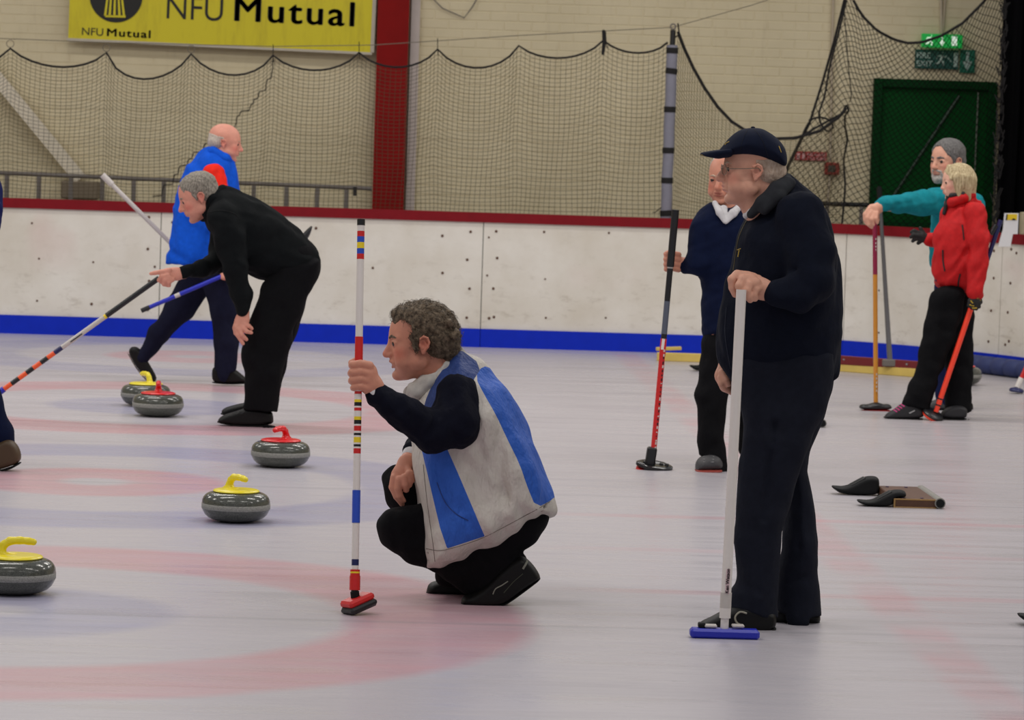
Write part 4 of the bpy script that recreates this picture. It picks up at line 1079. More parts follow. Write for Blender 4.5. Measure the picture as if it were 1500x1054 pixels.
text_obj('lettering', 'Ken Watson', lp1 + Vector((.004, -.0197, .003)), .0165, RUB, b2, .0002, 1.0, (math.pi / 2, -math.pi / 2 + math.atan2(dl.x, dl.z), 0))
# --- navy man's black and red broom
g0 = gnd(957, 687); YQ3 = g0.y
b3 = root('curling_broom', g0, 'curling broom with black upper shaft, red lower shaft and flat oval black head', 'broom')
A_ = at(989.5, 307, YQ3 - .05); B_ = at(955.5, 680, YQ3)
pole(b3, A_, B_, py_bands(307, 680, [(307, 390, 'black', 1.25), (390, 392, 'silver'), (392, 440, 'black'), (440, 488, 'grey'), (488, 495, 'black'), (495, 520, 'red', 1.05), (520, 655, 'red'), (655, 680, 'black', 1.0)]), .0150)
m = MB()
random.seed(5)
for k in range(26):
    t_ = .55 + .016 * k + random.uniform(-.003, .003); p_ = A_ + (B_ - A_) * t_; m.box(p_ + Vector((.007, -.0135, 0)), (.007, .004, random.uniform(.004, .016)), Matrix.Rotation(.1, 3, 'Y'), random.choice((0, 1, 1)))
m.build('shaft_lettering', [C['black'], C['silver']], b3)
p_ = A_ + (B_ - A_) * .525; MB().box(p_ + Vector((-.003, -.0150, 0)), (.014, .003, .055), Matrix.Rotation(.1, 3, 'Y')).build('white_sticker', C['white'], b3)
MB().bbox(at(953.5, 668, YQ3), (.050, .05, .095), .008, Matrix.Rotation(.12, 3, 'Y')).build('socket', C['black'], b3)
tl = Matrix.Rotation(.12, 3, 'Y') @ Matrix.Rotation(.16, 3, 'X')
MB().lathe([(.001, -.012), (.085, -.012), (.095, -.004), (.094, .008), (.08, .014), (.06, .010), (.001, .008)], 36, at(958.5, 682, YQ3), 0, tl @ Matrix.Diagonal((1, .8, 1))).build('head', plain('glossy_black', (22, 22, 24), .2), b3, smooth=True)
MB().lathe([(.001, -.030), (.086, -.030), (.092, -.024), (.090, -.012), (.001, -.011)], 36, at(958.5, 683.5, YQ3), 0, tl @ Matrix.Diagonal((1, .8, 1))).build('brush_pad', C['red'], b3, smooth=True)
for dx in (-14, 10, 18): MB().lathe([(.001, 0), (.011, 0), (.009, .012), (.001, .013)], 12, at(958.5 + dx, 680 + dx * .12, YQ3 - .02), 0, tl).build('knob', C['black'], b3, smooth=True)
# --- teal man's wine and amber broom
g0 = gnd(1283, 601); YQ4 = g0.y
b4 = root('curling_broom', g0, 'broom with wine red upper and amber lower shaft, held by the man in teal', 'broom')
A_ = at(1281.5, 318, YQ4 + .1); B_ = at(1283, 594, YQ4)
pole(b4, A_, B_, py_bands(318, 594, [(318, 402, 'wine', 1.02), (402, 548, 'amber'), (548, 589, 'amber', .97), (589, 594, 'black', 1.2)]), .0145)
m = MB()
for y in (350, 356, 361, 366, 371): m.box(at(1283, y, YQ4 + .07), (.006, .004, .012))
for y in (548, 554, 560, 566, 572): m.box(at(1284, y, YQ4 - .01), (.006, .004, .014))
m.build('shaft_marks', C['silver'], b4)
c0 = at(1282.5, 597, YQ4)
V = Vol(YQ4, .005); V.blob([(1258, 594), (1263, 591.5), (1272, 592), (1278, 589), (1288, 589), (1294, 592), (1301, 591), (1307, 595), (1305, 600), (1260, 600)], 0, .05, 5, k=1); V.mesh('head', C['black'], b4)
V = Vol(YQ4, .005); V.blob([(1259, 599), (1306, 599), (1303, 603.5), (1263, 603.5)], 0, .045, 3, k=1); V.mesh('brush_pad', C['red'], b4)
# --- woman's broom
g0 = gnd(1368, 612); YQ5 = g0.y - .18
b5 = root('curling_broom', at(1368, 612, YQ5), 'broom with navy upper and bright orange-red lower shaft, held by the woman in red', 'broom')
A_ = at(1466, 322, YQ5 + .0); B_ = at(1371, 603, YQ5)
pole(b5, A_, B_, py_bands(322, 603, [(322, 416, 'navy', .95), (416, 430, 'red', 1.1), (430, 583, 'hot', 1.1), (583, 585, 'black', 1.15), (585, 592, 'hot', 1.1), (592, 594, 'black', 1.15), (594, 603, 'hot')]), .0150)
tl = Matrix.Rotation(.42, 3, 'Y') @ Matrix.Rotation(.35, 3, 'X')
MB().lathe([(.001, -.014), (.066, -.014), (.070, -.004), (.06, .006), (.001, .010)], 30, at(1367.5, 605, YQ5), 0, tl).build('head', C['black'], b5, smooth=True)
MB().lathe([(.001, -.028), (.056, -.028), (.062, -.018), (.060, -.012), (.001, -.012)], 30, at(1367, 605.5, YQ5), 0, tl).build('brush_pad', C['hot'], b5, smooth=True)
MB().tube([at(1459, 329, YQ5 - .01), at(1451, 343, YQ5 - .01)], .017, 10).build('grip_tape', C['black'], b5)
# --- bending man's broom
YQ6 = gnd(-50, 612).y
b6 = root('curling_broom', at(-50, 612, YQ6), 'curling broom with black and orange striped lower shaft pointed out by the bending man', 'broom')
A_ = at(233, 407, YQ6 - .02); B_ = at(-48, 608, YQ6)
xs = [(233, 156, 'black', 1.1), (156, 153, 'yellow'), (153, 91, 'silver'), (91, 80, 'navy'), (80, 70, 'orange'), (70, 60, 'black'), (60, 49, 'orange'), (49, 39, 'black'), (39, 28, 'orange'), (28, 17, 'black'), (17, 6, 'orange'), (6, -30, 'royal', 1.3), (-30, -48, 'black', 1.2)]
pole(b6, A_, B_, [((233 - a_) / 281, (233 - b_) / 281, *c_) for a_, b_, *c_ in xs], .0135)
q0, q1 = A_ + (B_ - A_) * .40, A_ + (B_ - A_) * .46; MB().tube([q0 + Vector((0, -.012, -.003)), q1 + Vector((0, -.012, -.003))], .004, 6).build('shaft_lettering', C['black'], b6)
MB().bbox(at(-50, 609, YQ6), (.19, .07, .03), .008).build('head', C['royal'], b6)
# --- blue shaft and the pale one of the man in the blue vest
YQ7 = 22.165
b7 = root('curling_broom', at(330, 398, YQ7), 'blue-shafted broom carried level behind the bending man, black at both ends', 'broom')
A_ = at(207, 455, YQ7); B_ = at(456, 332, YQ7)
pm = (325 - 207) / 249.
A2 = at(330, 402, YQ7)
pole(b7, A_, A2, [(0, .10, 'black', 1.1), (.10, .40, 'royal'), (.40, .46, 'silver', 1.02), (.46, 1.0, 'royal')], .0135)
pole(b7, A2, at(446, 348, YQ7), [(0, 1, 'royal')], .0135, 'pole')
V = Vol(YQ7, .006); V.blob([(440, 346), (447, 338), (457, 329), (458, 333), (453, 347), (448, 352)], 0, .04, 3, k=1, ch=1); V.mesh('head', C['black'], b7)
b8 = root('curling_broom', at(200, 300, 22.66), 'pale white broom shaft held up slantwise behind the man in the blue vest', 'broom')
pole(b8, at(150, 256, 22.66), at(268, 374, 22.66), [(0, .12, 'silver', 1.4), (.12, 1, 'silver')], .0145)
# --- broom entering at the right edge
g0 = gnd(1489, 576); YQ9 = g0.y
b9 = root('curling_broom', g0, 'broom with red shaft, white ferrule and small navy head at the photo\'s right edge', 'broom')
pole(b9, at(1533, 470, YQ9), at(1489, 570, YQ9), [(0, .83, 'red'), (.83, .97, 'white', 1.35), (.97, 1, 'navy')], .0145)
MB().lathe([(.001, -.01), (.045, -.01), (.052, 0), (.045, .014), (.02, .022), (.001, .024)], 24, at(1489, 572, YQ9), 0, Matrix.Rotation(.1, 3, 'Y')).build('head', C['navy'], b9, smooth=True)
# ================================================================ PEOPLE
SK_RUDDY = skin_material('skin_ruddy', (206, 142, 118), blush=(200, 98, 80)); SK_PALE = skin_material('skin_pale', (214, 160, 136), blush=(204, 116, 98), lip=(170, 92, 86)); SK_PINK = skin_material('skin_pink', (216, 150, 130), blush=(208, 96, 86))
BLACKF = cloth('black_fleece', (14, 17, 19)); BLACKT = cloth('black_trousers', (13, 13, 16), bump=.6); NAVYK = cloth('navy_knit', (11, 13, 27), fold=14); NAVYF = cloth('navy_fleece', (12, 17, 31), bump=.6); NAVYT = cloth('navy_trousers', (24, 27, 38), bump=.7, fold=7)
NAVY2 = cloth('navy_jacket', (10, 20, 48)); SHOE = plain('black_shoe_leather', (11, 11, 11), .5, spec=.25, bump=.4, bscale=50); SOLE = plain('dark_sole', (12, 12, 13), .8); WCUFF = cloth('white_shirt', (206, 204, 206), bump=.2)
SHOEB = plain('brown_shoe', (74, 56, 34), .5)
def hairdo(H, h, mat, parent, kind='short', th=0.0, nz=(1.2, 90), name='hair'):
    V = Vol(H.V.Y0, h); e = lambda *a, **k: H.ell(*a, V=V, **k)
    e(-.07, 0, .185, .425 + th, .325 + th, .335 + th, k=.02)
    if kind == 'short':
        e(-.22, 0, .0, .265 + th, .29 + th, .28 + th, k=.04)
        for q in (-1, 1): H.cap((.06, q * .275, .16), (.05, q * .285, -.03), .06, .03, V=V)
        e(.50, 0, -.08, .40, .6, .36, k=.02, mode='sub'); e(.36, 0, .18, .16, .22, .20, k=.03, mode='sub')
        e(-.05, 0, -.46, .6, .6, .24, k=.02, mode='sub')
    elif kind == 'balding':
        e(-.22, 0, .0, .27 + th, .295 + th, .28 + th, k=.04)
        e(.42, 0, .12, .38, .6, .60, k=.03, mode='sub'); e(-.02, 0, .54, .36, .22, .22, k=.06, mode='sub'); e(-.05, 0, -.46, .6, .6, .25, k=.02, mode='sub')
    elif kind == 'fringe':                                       # bald with a low ring of hair
        e(-.24, 0, -.0, .26, .30, .27, k=.04); e(.35, 0, .0, .42, .6, .7, k=.03, mode='sub'); e(-.05, 0, .42, .62, .62, .30, k=.03, mode='sub'); e(-.05, 0, -.46, .6, .6, .26, k=.02, mode='sub')
    elif kind == 'curly':
        e(-.25, 0, .05, .30, .34, .33, k=.05); e(-.36, 0, -.14, .16, .25, .19, k=.06); e(.04, 0, .37, .30, .26, .125, k=.05)
        rr = np.random.default_rng(4)
        for _ in range(46):
            a, b = rr.uniform(-.2, 2.6), rr.uniform(-1, 1); 
            e(-.17 - .30 * math.cos(a - .6) + .02, b * .30, .12 + .33 * math.sin(a) - .2, .065, .065, .06, k=.03)
        for q in (-1, 1): H.cap((.10, q * .28, .22), (.055, q * .29, -.06), .07, .04, V=V)
        e(.46, 0, -.10, .37, .6, .42, k=.02, mode='sub')
        for q in (-1, 1): e(.24, q * .26, .18, .15, .15, .15, k=.03, mode='sub')
        e(.43, 0, .26, .13, .4, .16, k=.04, mode='sub')
        e(.05, 0, -.44, .36, .6, .24, k=.02, mode='sub'); e(-.30, 0, -.55, .5, .5, .22, k=.04, mode='sub')
    elif kind == 'bob':
        e(-.13, 0, .02, .42, .36, .42, k=.05); H.cap((-.30, 0, .05), (-.34, 0, -.42), .25, .17, V=V, k=.06)
        for q in (-1, 1):
            H.cap((.06, q * .27, .15), (.02, q * .26, -.36), .12, .08, V=V, k=.05); H.cap((-.16, q * .22, .1), (-.22, q * .20, -.45), .17, .10, V=V, k=.05)
            H.cap((.16, q * .12, .42), (.22, q * .26, .12), .07, .05, V=V)
        e(.52, 0, -.12, .38, .22, .48, k=.02, mode='sub'); e(.46, 0, -.18, .33, .6, .30, k=.02, mode='sub')
    if kind != 'bob':
        for q in (-1, 1): e(-.05, q * .35, -.04, .10, .10, .135, k=.01, mode='sub')
    V.wrinkle(nz[0], nz[1], 2)
    if kind == 'curly': V.wrinkle(1.0, 60, 5)
    return V.mesh(name, mat, parent, smooth_it=1)
def cuts(mb, parent, name, mat): return mb.build(name, mat, parent, smooth=True)
def line3(V, pts, r, name, mat, parent, n=6):
    return MB().tube([Vector(V.P(*p)) for p in pts], r, n).build(name, mat, parent, smooth=True)
def surf_line(o, V, pts, r, name, mat, parent, push=.0015):
    """stitch or zip lying on the camera side of a garment: the points are dropped on to its surface along +Y"""
    from mathutils.bvhtree import BVHTree
    key = o.name
    if key not in _bv:
        off = Vector((0, 0, 0)); p = o.parent
        while p is not None: off += p.location; p = p.parent
        me = o.data; _bv[key] = (BVHTree.FromPolygons([v.co + off for v in me.vertices], [tuple(q.vertices) for q in me.polygons]))
    out = []
    for p in cat([tuple(q) for q in pts], 5) if len(pts) > 2 else pts:
        q = at(p[0], p[1], V.Y0); d = (q - CAM).normalized(); hit = _bv[key].ray_cast(q - d * 1.2, d)
        if hit[0] is not None: out.append(hit[0] - d * push)
    if len(out) < 2: return None
    return MB().tube(out, r, 6).build(name, mat, parent, smooth=True)
_bv = {}

# ---------------------------------------------------------------- the crouching man
Y0 = 12.6
P1 = root('person', gnd(700, 880), 'crouching man with curly hair in a grey and blue vest, gripping a striped broom', 'person')
B = Vol(Y0, .0034)
H = Head(B, 613, 500, 112, yaw=4, pitch=6, dy=-.02); H.skull(jaw=1.05, nose=1.0, fat=1.1, mouth=.9, chin=1.05); H.lids(); H.neck((655, 556, 0), .21, .27)
B.core([(655, 556, 0, 26), (690, 640, 0, 45), (725, 740, 0, 40)], k=10)
B.chain([(668, 580, -.12, 22), (650, 620, -.24, 18), (632, 633, -.26, 14), (592, 606, -.30, 14), (560, 582, -.322, 12.5)], k=6)
B.core([(725, 745, -.06, 34), (590, 775, -.09, 22), (700, 850, -.10, 14), (720, 868, -.11, 12)]); B.core([(725, 745, .06, 34), (590, 712, .10, 22), (650, 830, .14, 14), (655, 858, .16, 12)])
B.chain([(668, 590, .14, 22), (640, 640, .17, 16), (606, 660, .16, 13)], k=6)
# near hand closed round the pole
B.chain([(558, 580, -.322, 13), (545, 564, -.33, 14.5), (538, 552, -.335, 15)], fl=.8, k=6); B.cap((541, 543, -.335), (537, 563, -.335), 11, 11, .8, 5)
for y, dx, r in ((533.5, 1, 5.6), (545, 0, 5.9), (556, 0.5, 5.7), (566.5, 3, 5.0)):
    B.chain([(541, y + 2, -.345, r + 1.2), (528, y - 1, -.362, r), (516 + dx, y, -.350, r - .2), (514.5 + dx, y + 1.5, -.318, r - .7), (523, y + 2, -.298, r - 1)], k=1.6)
B.chain([(540, 550, -.31, 8), (533, 534, -.298, 6.5), (521, 529, -.300, 5.5), (515, 531, -.305, 5)], k=2)
# far hand hanging over the far knee
B.chain([(606, 660, .16, 11.5), (604, 664, .06, 11.5), (596, 678, .0, 12.5), (586, 696, -.02, 13.5)], fl=.6, k=5)
B.chain([(578, 699, -.03, 6.4), (575, 713, -.03, 5.6), (581, 727, -.03, 4.9), (589, 738, -.025, 4)], k=1.5); B.chain([(585, 702, -.045, 6.2), (583, 715, -.045, 5.4), (586, 726, -.04, 4.8), (591, 733, -.035, 4)], k=1.5)
B.chain([(592, 699, -.05, 6.0), (594, 709, -.05, 5.4), (595, 717, -.04, 4.7)], k=1.5); B.chain([(598, 694, -.045, 5.4), (600, 703, -.045, 4.8), (600, 710, -.04, 4.2)], k=1.5); B.chain([(594, 682, -.01, 6), (602, 694, -.04, 5.2), (604, 703, -.04, 4.4)], k=2)
B.mesh('body', SK_RUDDY, P1, H.attrs(stubble=.5)); H.eyes(P1)
hm_ = hair_material('hair_grey_brown', (52, 43, 33), (128, 112, 92), (1, 1, 1), 70); H.brows(P1, hm_, .003, .9)
hobj = hairdo(H, .0038, hm_, P1, 'curly', th=.014, nz=(1.0, 120))
def strands(H, hobj, mat, n, length, r, curl, seed, lift=.35):
    rr = np.random.default_rng(seed); me = hobj.data; off = Vector((0, 0, 0)); p = hobj.parent
    while p is not None: off += p.location; p = p.parent
    nv = len(me.vertices); m = MB()
    for i in rr.integers(0, nv, n):
        v = me.vertices[int(i)]; nrm = v.normal; q = v.co + off
        L = H.loc(np.array(q[:]))[None][0]
        d = (Vector(rr.normal(size=3)) * .6 + Vector((.3, 0, -.5))); d = (d - nrm * d.dot(nrm)).normalized(); b = nrm.cross(d)
        ph = rr.uniform(0, 6.28); ln = length * rr.uniform(.6, 1.3); pts = []; rs = []
        for k in range(7):
            t = k / 6; pts.append(q + d * ln * t + nrm * (ln * lift * math.sin(t * 2.4) - .001) + (b * math.sin(ph + t * curl) + nrm * math.cos(ph + t * curl) * .5) * ln * .16); rs.append(r * (1 - .7 * t))
        m.tube(pts, rs, 3, cap=False)
    o = m.build('loose_strands', mat, hobj, smooth=True); tag(o, kind='stuff'); return o
strands(H, hobj, hm_, 1700, .022, .0010, 6.0, 5, .22)
yoke = [(671, 508), (707, 536), (691, 560), (690, 600), (640, 606), (624, 604), (619, 602), (626, 578), (637, 557), (652, 536), (661, 518)]
back = [(707, 535), (696, 552), (709.5, 578), (726.7, 607.5), (741.5, 639.6), (761.6, 680), (772, 711.7), (785.5, 744), (812, 730), (840, 700), (800, 620), (760, 560), (722, 540)]
front = [(612, 640), (655, 640), (655, 657), (671, 693), (692.5, 743.6), (710, 785), (655, 803), (644.7, 773), (634, 728), (626, 693), (618, 660)]
t = NT('vest_shell', .62, 0, .35); v_ = t.coord(); g0_ = t.mix(t.ramp(t.noise(v_, 20, 4), .3, .7), lin((194, 188, 179)), lin((202, 196, 188)))
g0_ = t.mix(t.math('GREATER_THAN', t.attr('blue1'), 0), g0_, lin((40, 92, 188))); g0_ = t.mix(t.math('GREATER_THAN', t.attr('blue2'), 0), g0_, lin((40, 92, 188))); g0_ = t.mix(t.math('GREATER_THAN', t.attr('yoke'), 0), g0_, lin((38, 62, 122)))
t.color(g0_); t.bump(t.math('MULTIPLY_ADD', t.noise(t.mapped(v_, (1, 1, .45)), 11, 4, .6), 1.0, t.math('MULTIPLY', t.noise(v_, 220, 2), .02)), .75, .045); VEST = t.m
G = Vol(Y0, .0052)
G.blob([(669, 511), (690, 520), (708, 535), (727, 552), (747, 577), (762, 602), (775, 627), (788, 655), (799, 690), (808, 712), (810, 729), (815, 751), (786, 764), (746, 790), (714, 804), (692, 816), (645, 829), (620, 832), (616, 800), (611, 754), (607, 706), (605, 670), (604, 640), (604, 600), (618, 565), (640, 530)], 0, .215, 48, k=4, wz=[(505, .5), (545, .85), (600, 1.0), (700, 1.06), (780, 1.1), (830, 1.2)])
G.wrinkle(2.2, 34, 77, (1, .6, .3))
G.cap((606, 815, -.20), (815, 733, -.14), 1.0, 1.0, 1, 3, 'sub')
G.wrinkle(2.55, 22, 5); vest = G.mesh('vest', VEST, P1, {'blue1': mask_poly(back, None, 1), 'blue2': mask_poly(front, None, 0), 'yoke': mask_poly(yoke, None, 1)})
Cq = Vol(Y0, .0045); Cq.chain([(669, 520, 0, 12), (648, 540, -.05, 15), (628, 560, -.07, 15), (611, 574, -.07, 13)], k=6); Cq.chain([(669, 520, 0, 12), (640, 545, .06, 15), (612, 574, .05, 13)], k=6); Cq.chain([(612, 571, -.05, 11), (605, 577, -.0, 11), (612, 571, .04, 11)], k=6)
Cq.cap((603, 566, -.06), (598, 582, -.06), 5, 3.5, 1, 4)
Cq.ell((632, 528, -.01), (24, 0.11 * 408, 22), k=5, mode='sub'); Cq.wrinkle(2.40, 45, 8); Cq.mesh('collar', cloth('vest_collar', (182, 178, 172), bump=.4), vest)
S = Vol(Y0, .0045); S.chain([(670, 580, -.15, 33), (666, 620, -.215, 35), (634, 633, -.255, 29), (594, 606, -.298, 24), (567, 588, -.318, 20.5)], k=10); S.chain([(568, 588, -.317, 19), (555, 579.5, -.322, 19)], k=2)
S.cap((640, 606, -.31), (628, 640, -.34), 4, 3, 1, 8, 'sub'); S.cap((652, 600, -.33), (662, 640, -.33), 3, 2, 1, 8, 'sub'); S.wrinkle(1.65, 40, 6); S.mesh('sweater_sleeve', NAVYK, P1)
S = Vol(Y0, .006); S.chain([(668, 590, .14, 28), (636, 643, .16, 24), (612, 655, .12, 18), (604, 660, .06, 15)], k=8); S.mesh('sweater_sleeve', NAVYK, P1)
S = Vol(Y0, .004); S.cap((556, 581, -.322), (551, 576.5, -.325), 16, 15.5); S.mesh('shirt_cuff', WCUFF, P1); S = Vol(Y0, .004); S.cap((603, 662.5, .05), (601, 667, .04), 13, 12.5); S.mesh('shirt_cuff', WCUFF, P1)
T = Vol(Y0, .0055)
T.blob([(552, 770), (558, 755), (573, 746), (600, 742), (680, 730), (760, 725), (806, 750), (800, 772), (782, 793), (758, 806), (772, 822), (757, 842), (735, 862), (700, 872), (668, 860), (650, 847), (640, 835), (600, 824), (573, 811), (556, 794)], -.075, .07, 36, k=8)
T.blob([(557, 702), (565, 688), (578, 681), (610, 676), (700, 700), (780, 740), (760, 800), (700, 866), (660, 860), (638, 852), (634, 812), (600, 772), (579, 751), (565, 735)], .10, .085, 34, k=8)
T.ell((745, 750, 0), (55, 66, 45), k=14); T.wrinkle(2.40, 26, 9); T.mesh('trousers', BLACKT, P1)
sh = shoe('shoe', B, [(675, 881), (678, 872), (694, 868), (712, 854), (730, 835), (758, 813), (769, 815), (781, 826), (792, 843), (790, 850), (772, 860), (746, 880), (732, 887), (700, 888), (677, 885)], -.11, .048, P1, SHOE, SOLE, [(675, 886), (700, 889.5), (733, 889), (748, 881), (774, 862), (792, 848)])
surf_line(sh, B, [(722, 870), (726, 862), (735, 857), (744, 851)], .0022, 'pale_stripe', plain('grey_trim', (128, 130, 118), .5), sh); surf_line(sh, B, [(766, 833), (770, 826), (772, 821)], .004, 'heel_mark', plain('grey_trim', (128, 130, 118), .5), sh); surf_line(sh, B, [(738, 868), (752, 852), (766, 840)], .0015, 'seam', plain('dull_olive', (58, 62, 48), .6), sh)
shoe('shoe', B, [(624, 867), (628, 853), (645, 849), (668, 846), (700, 850), (712, 862), (710, 872), (660, 873), (626, 870)], .16, .046, P1, SHOE, SOLE, [(624, 870), (650, 874), (710, 874)])
for p in ((626, 808.5), (627, 820.5)): surf_line(vest, B, [p, (p[0] + 1.2, p[1] + .6)], .0035, 'snap', plain('snap_metal', (205, 200, 192), .3, .5), vest)
surf_line(vest, B, [(620, 680), (624, 720), (629, 760), (634, 795), (637, 822)], .0012, 'placket_seam', plain('seam_grey', (120, 112, 104), .8), vest)
surf_line(vest, B, [(640, 706), (652, 735), (668, 752), (686, 762)], .0016, 'pocket_zip', plain('blue_zip', (22, 52, 120), .6), vest)
surf_line(vest, B, [(624, 803), (642, 806), (660, 803), (684, 796), (708, 787), (734, 774), (760, 760), (786, 746), (806, 734)], .0013, 'hem_seam', plain('seam_grey', (140, 133, 125), .8), vest, .0008)

# ---------------------------------------------------------------- the man in the cap
Y0 = 12.15
P2 = root('person', gnd(1130, 918), 'older man in a navy cap, glasses and navy fleece, resting on a white broom', 'person')
B = Vol(Y0, .0036)
H = Head(B, 1100, 249, 104, yaw=2, pitch=0, dy=.0); H.skull(jaw=1.1, nose=1.12, fat=1.12, chin=1.0); H.lids()
B.cap(H.w(-.16, 0, -.16), B.P(1140, 300, 0), .23 * H.H, .27 * H.H, 1.0, .05 * H.H, m=True); B.cap(H.w(.05, 0, -.30), B.P(1115, 320, 0), .19 * H.H, .2 * H.H, 1.0, .07 * H.H, m=True)
B.core([(1138, 305, 0, 30), (1145, 400, 0, 60), (1140, 540, 0, 55)], k=10); B.core([(1140, 540, -.06, 40), (1120, 700, -.07, 24), (1105, 890, -.08, 14)]); B.core([(1150, 540, .06, 40), (1165, 700, .08, 24), (1175, 895, .08, 14)])
B.chain([(1165, 325, -.12, 15), (1188, 405, -.19, 13), (1178, 429, -.235, 13), (1138, 429, -.235, 13)], k=6); B.chain([(1130, 325, .14, 15), (1100, 440, .16, 14), (1066, 530, .11, 12)], k=6)
# near hand folded over the pole top
B.chain([(1134, 430, -.235, 13), (1116, 423, -.23, 15), (1100, 413, -.225, 14.5)], fl=.75, k=5)
B.chain([(1096, 405, -.235, 8), (1080, 402, -.25, 6.8), (1072, 409, -.258, 6.2), (1073, 421, -.256, 5.7), (1077, 431, -.25, 5)], k=1.6)
B.chain([(1101, 409, -.25, 8), (1088, 409, -.272, 6.8), (1083, 418, -.282, 6.3), (1085, 429, -.278, 5.8), (1088, 436, -.27, 5)], k=1.6)
B.chain([(1107, 414, -.255, 8), (1097, 416, -.278, 6.6), (1094, 425, -.286, 6.1), (1096, 434, -.28, 5.6), (1099, 439, -.27, 4.8)], k=1.6)
B.chain([(1112, 420, -.25, 7), (1106, 424, -.268, 6.0), (1104, 431, -.272, 5.5), (1106, 437, -.265, 4.8)], k=1.6)
B.chain([(1110, 410, -.20, 8), (1098, 418, -.18, 6.5), (1090, 428, -.18, 5.8)], k=2)
# far hand below the belly
B.chain([(1063, 538, .10, 12), (1060, 550, .09, 12.5), (1064, 564, .08, 11)], fl=.7, k=5)
for q, (x, y) in enumerate(((1056, 553), (1060, 558), (1065, 561), (1070, 562))): B.chain([(x, y, .06 + .01 * q, 5.8), (x + 1, y + 9, .05 + .01 * q, 5.2), (x + 6, y + 13, .06 + .01 * q, 4.6)], k=1.5)
B.chain([(1058, 545, .06, 6), (1064, 556, .045, 5.4), (1067, 562, .045, 4.8)], k=2)
B.mesh('body', SK_PALE, P2, H.attrs(stubble=.2)); H.eyes(P2); H.glasses(P2)
hairdo(H, .0042, hair_material('hair_white_thin', (176, 152, 132), (204, 186, 168)), P2, 'fringe', nz=(.5, 120)); H.brows(P2, plain('pale_brow', (196, 172, 150), .9), .003, .8)
CAPM = cloth('cap_navy', (20, 26, 44), bump=.15)
K = Vol(Y0, .0036)
K.blob([(1052, 222), (1060, 212), (1068, 202), (1080, 192), (1092, 187.5), (1113, 187), (1124, 192), (1136, 200), (1148, 213), (1153, 228), (1152, 246), (1132, 242.5), (1100, 234), (1074, 229), (1058, 229)], 0, .102, 24, k=3)
K.ell(H.w(-.07, 0, -.02), np.array([.37, .27, .27]) * H.H, H.R, .01 * H.H, 'sub', m=True)
kp = K.mesh('cap', CAPM, P2, smooth_it=2)
K = Vol(Y0, .0030)
for q in (-1, 1): K.chain([(1066, 221, q * .045, 9), (1048, 224, q * .04, 8), (1034, 229, q * .028, 7)], fl=2.2, k=5)
K.chain([(1064, 221, 0, 9), (1046, 224, 0, 8), (1033, 228, 0, 7)], fl=2.5, k=6)
K.plane((1024, 223.5), (1072, 217), (1050, 240)); K.plane((1026, 227.5), (1068, 236), (1045, 215))
bm_ = K.mesh('brim', CAPM, kp, smooth_it=1)
V = B
surf_line(bm_, V, [(1027, 226.5), (1040, 231), (1052, 233.5)], .0009, 'brim_piping', plain('gold_thread', (176, 146, 50), .6), bm_); surf_line(kp, V, [(1062, 212), (1064, 209.5), (1068, 207.5)], .0022, 'front_embroidery', plain('gold_thread', (176, 146, 50), .6), kp); surf_line(kp, V, [(1141, 214), (1143, 219), (1144.5, 223)], .0014, 'rear_embroidery', plain('gold_thread', (176, 146, 50), .6), kp)
for pts in ([(1096, 188), (1088, 205), (1082, 230)], [(1104, 187.5), (1118, 208), (1128, 240)]): surf_line(kp, V, pts, .0007, 'panel_seam', plain('cap_seam', (10, 13, 24), .9), kp)
o = MB().lathe([(.001, -.003), (.008, -.002), (.007, .003), (.001, .005)], 12, at(1103, 187, Y0)).build('button', CAPM, kp, smooth=True)
G = Vol(Y0, .006)
G.blob([(1152, 252), (1168, 268), (1188, 280), (1202, 295), (1214, 317), (1222, 342), (1228, 383), (1232, 420), (1232, 460), (1233, 505), (1229, 540), (1222, 556), (1150, 572), (1086, 574), (1066, 556), (1052, 532), (1048, 506), (1050, 474), (1058, 434), (1067, 397), (1074, 366), (1081, 340), (1091, 320), (1103, 306), (1125, 285)], 0.01, .185, 85, k=6, wz=[(250, .45), (290, .85), (340, 1.05), (500, 1.0), (575, .9)])
G.chain([(1172, 318, -.135, 36), (1188, 372, -.17, 36), (1190, 412, -.20, 33), (1172, 428, -.225, 26), (1142, 430, -.235, 18.5), (1134, 430, -.236, 17.5)], k=9)
G.chain([(1125, 325, .16, 34), (1096, 430, .16, 26), (1072, 515, .12, 19), (1068, 530, .11, 16)], k=10)
G.cap((1160, 395, -.24), (1200, 392, -.25), 4, 3, 1, 10, 'sub'); G.cap((1130, 470, -.2), (1215, 500, -.18), 5, 3, 1, 14, 'sub'); G.cap((1130, 330, -.21), (1150, 420, -.2), 3, 3, 1, 10, 'sub'); G.cap((1080, 520, -.17), (1200, 540, -.18), 4, 3, 1, 12, 'sub')
G.wrinkle(2.40, 22, 12); jk = G.mesh('fleece', NAVYF, P2)
K = Vol(Y0, .005); K.chain([(1153, 262, -.02, 7), (1136, 275, -.08, 8.5), (1116, 296, -.088, 8.5), (1100, 314, -.06, 6.5)], k=6); K.chain([(1153, 262, .02, 9), (1136, 275, .08, 10), (1112, 300, .07, 9)], k=6); K.chain([(1158, 268, -.05, 8), (1140, 288, -.105, 8), (1120, 308, -.10, 7)], k=8); K.mesh('collar', cloth('charcoal_collar', (44, 46, 50)), jk)
K = Vol(Y0, .004); K.chain([(1101, 310, -.04, 6), (1094, 315, -.01, 5.5), (1097, 311, .03, 5)], k=3); K.mesh('shirt_collar', WCUFF, P2)
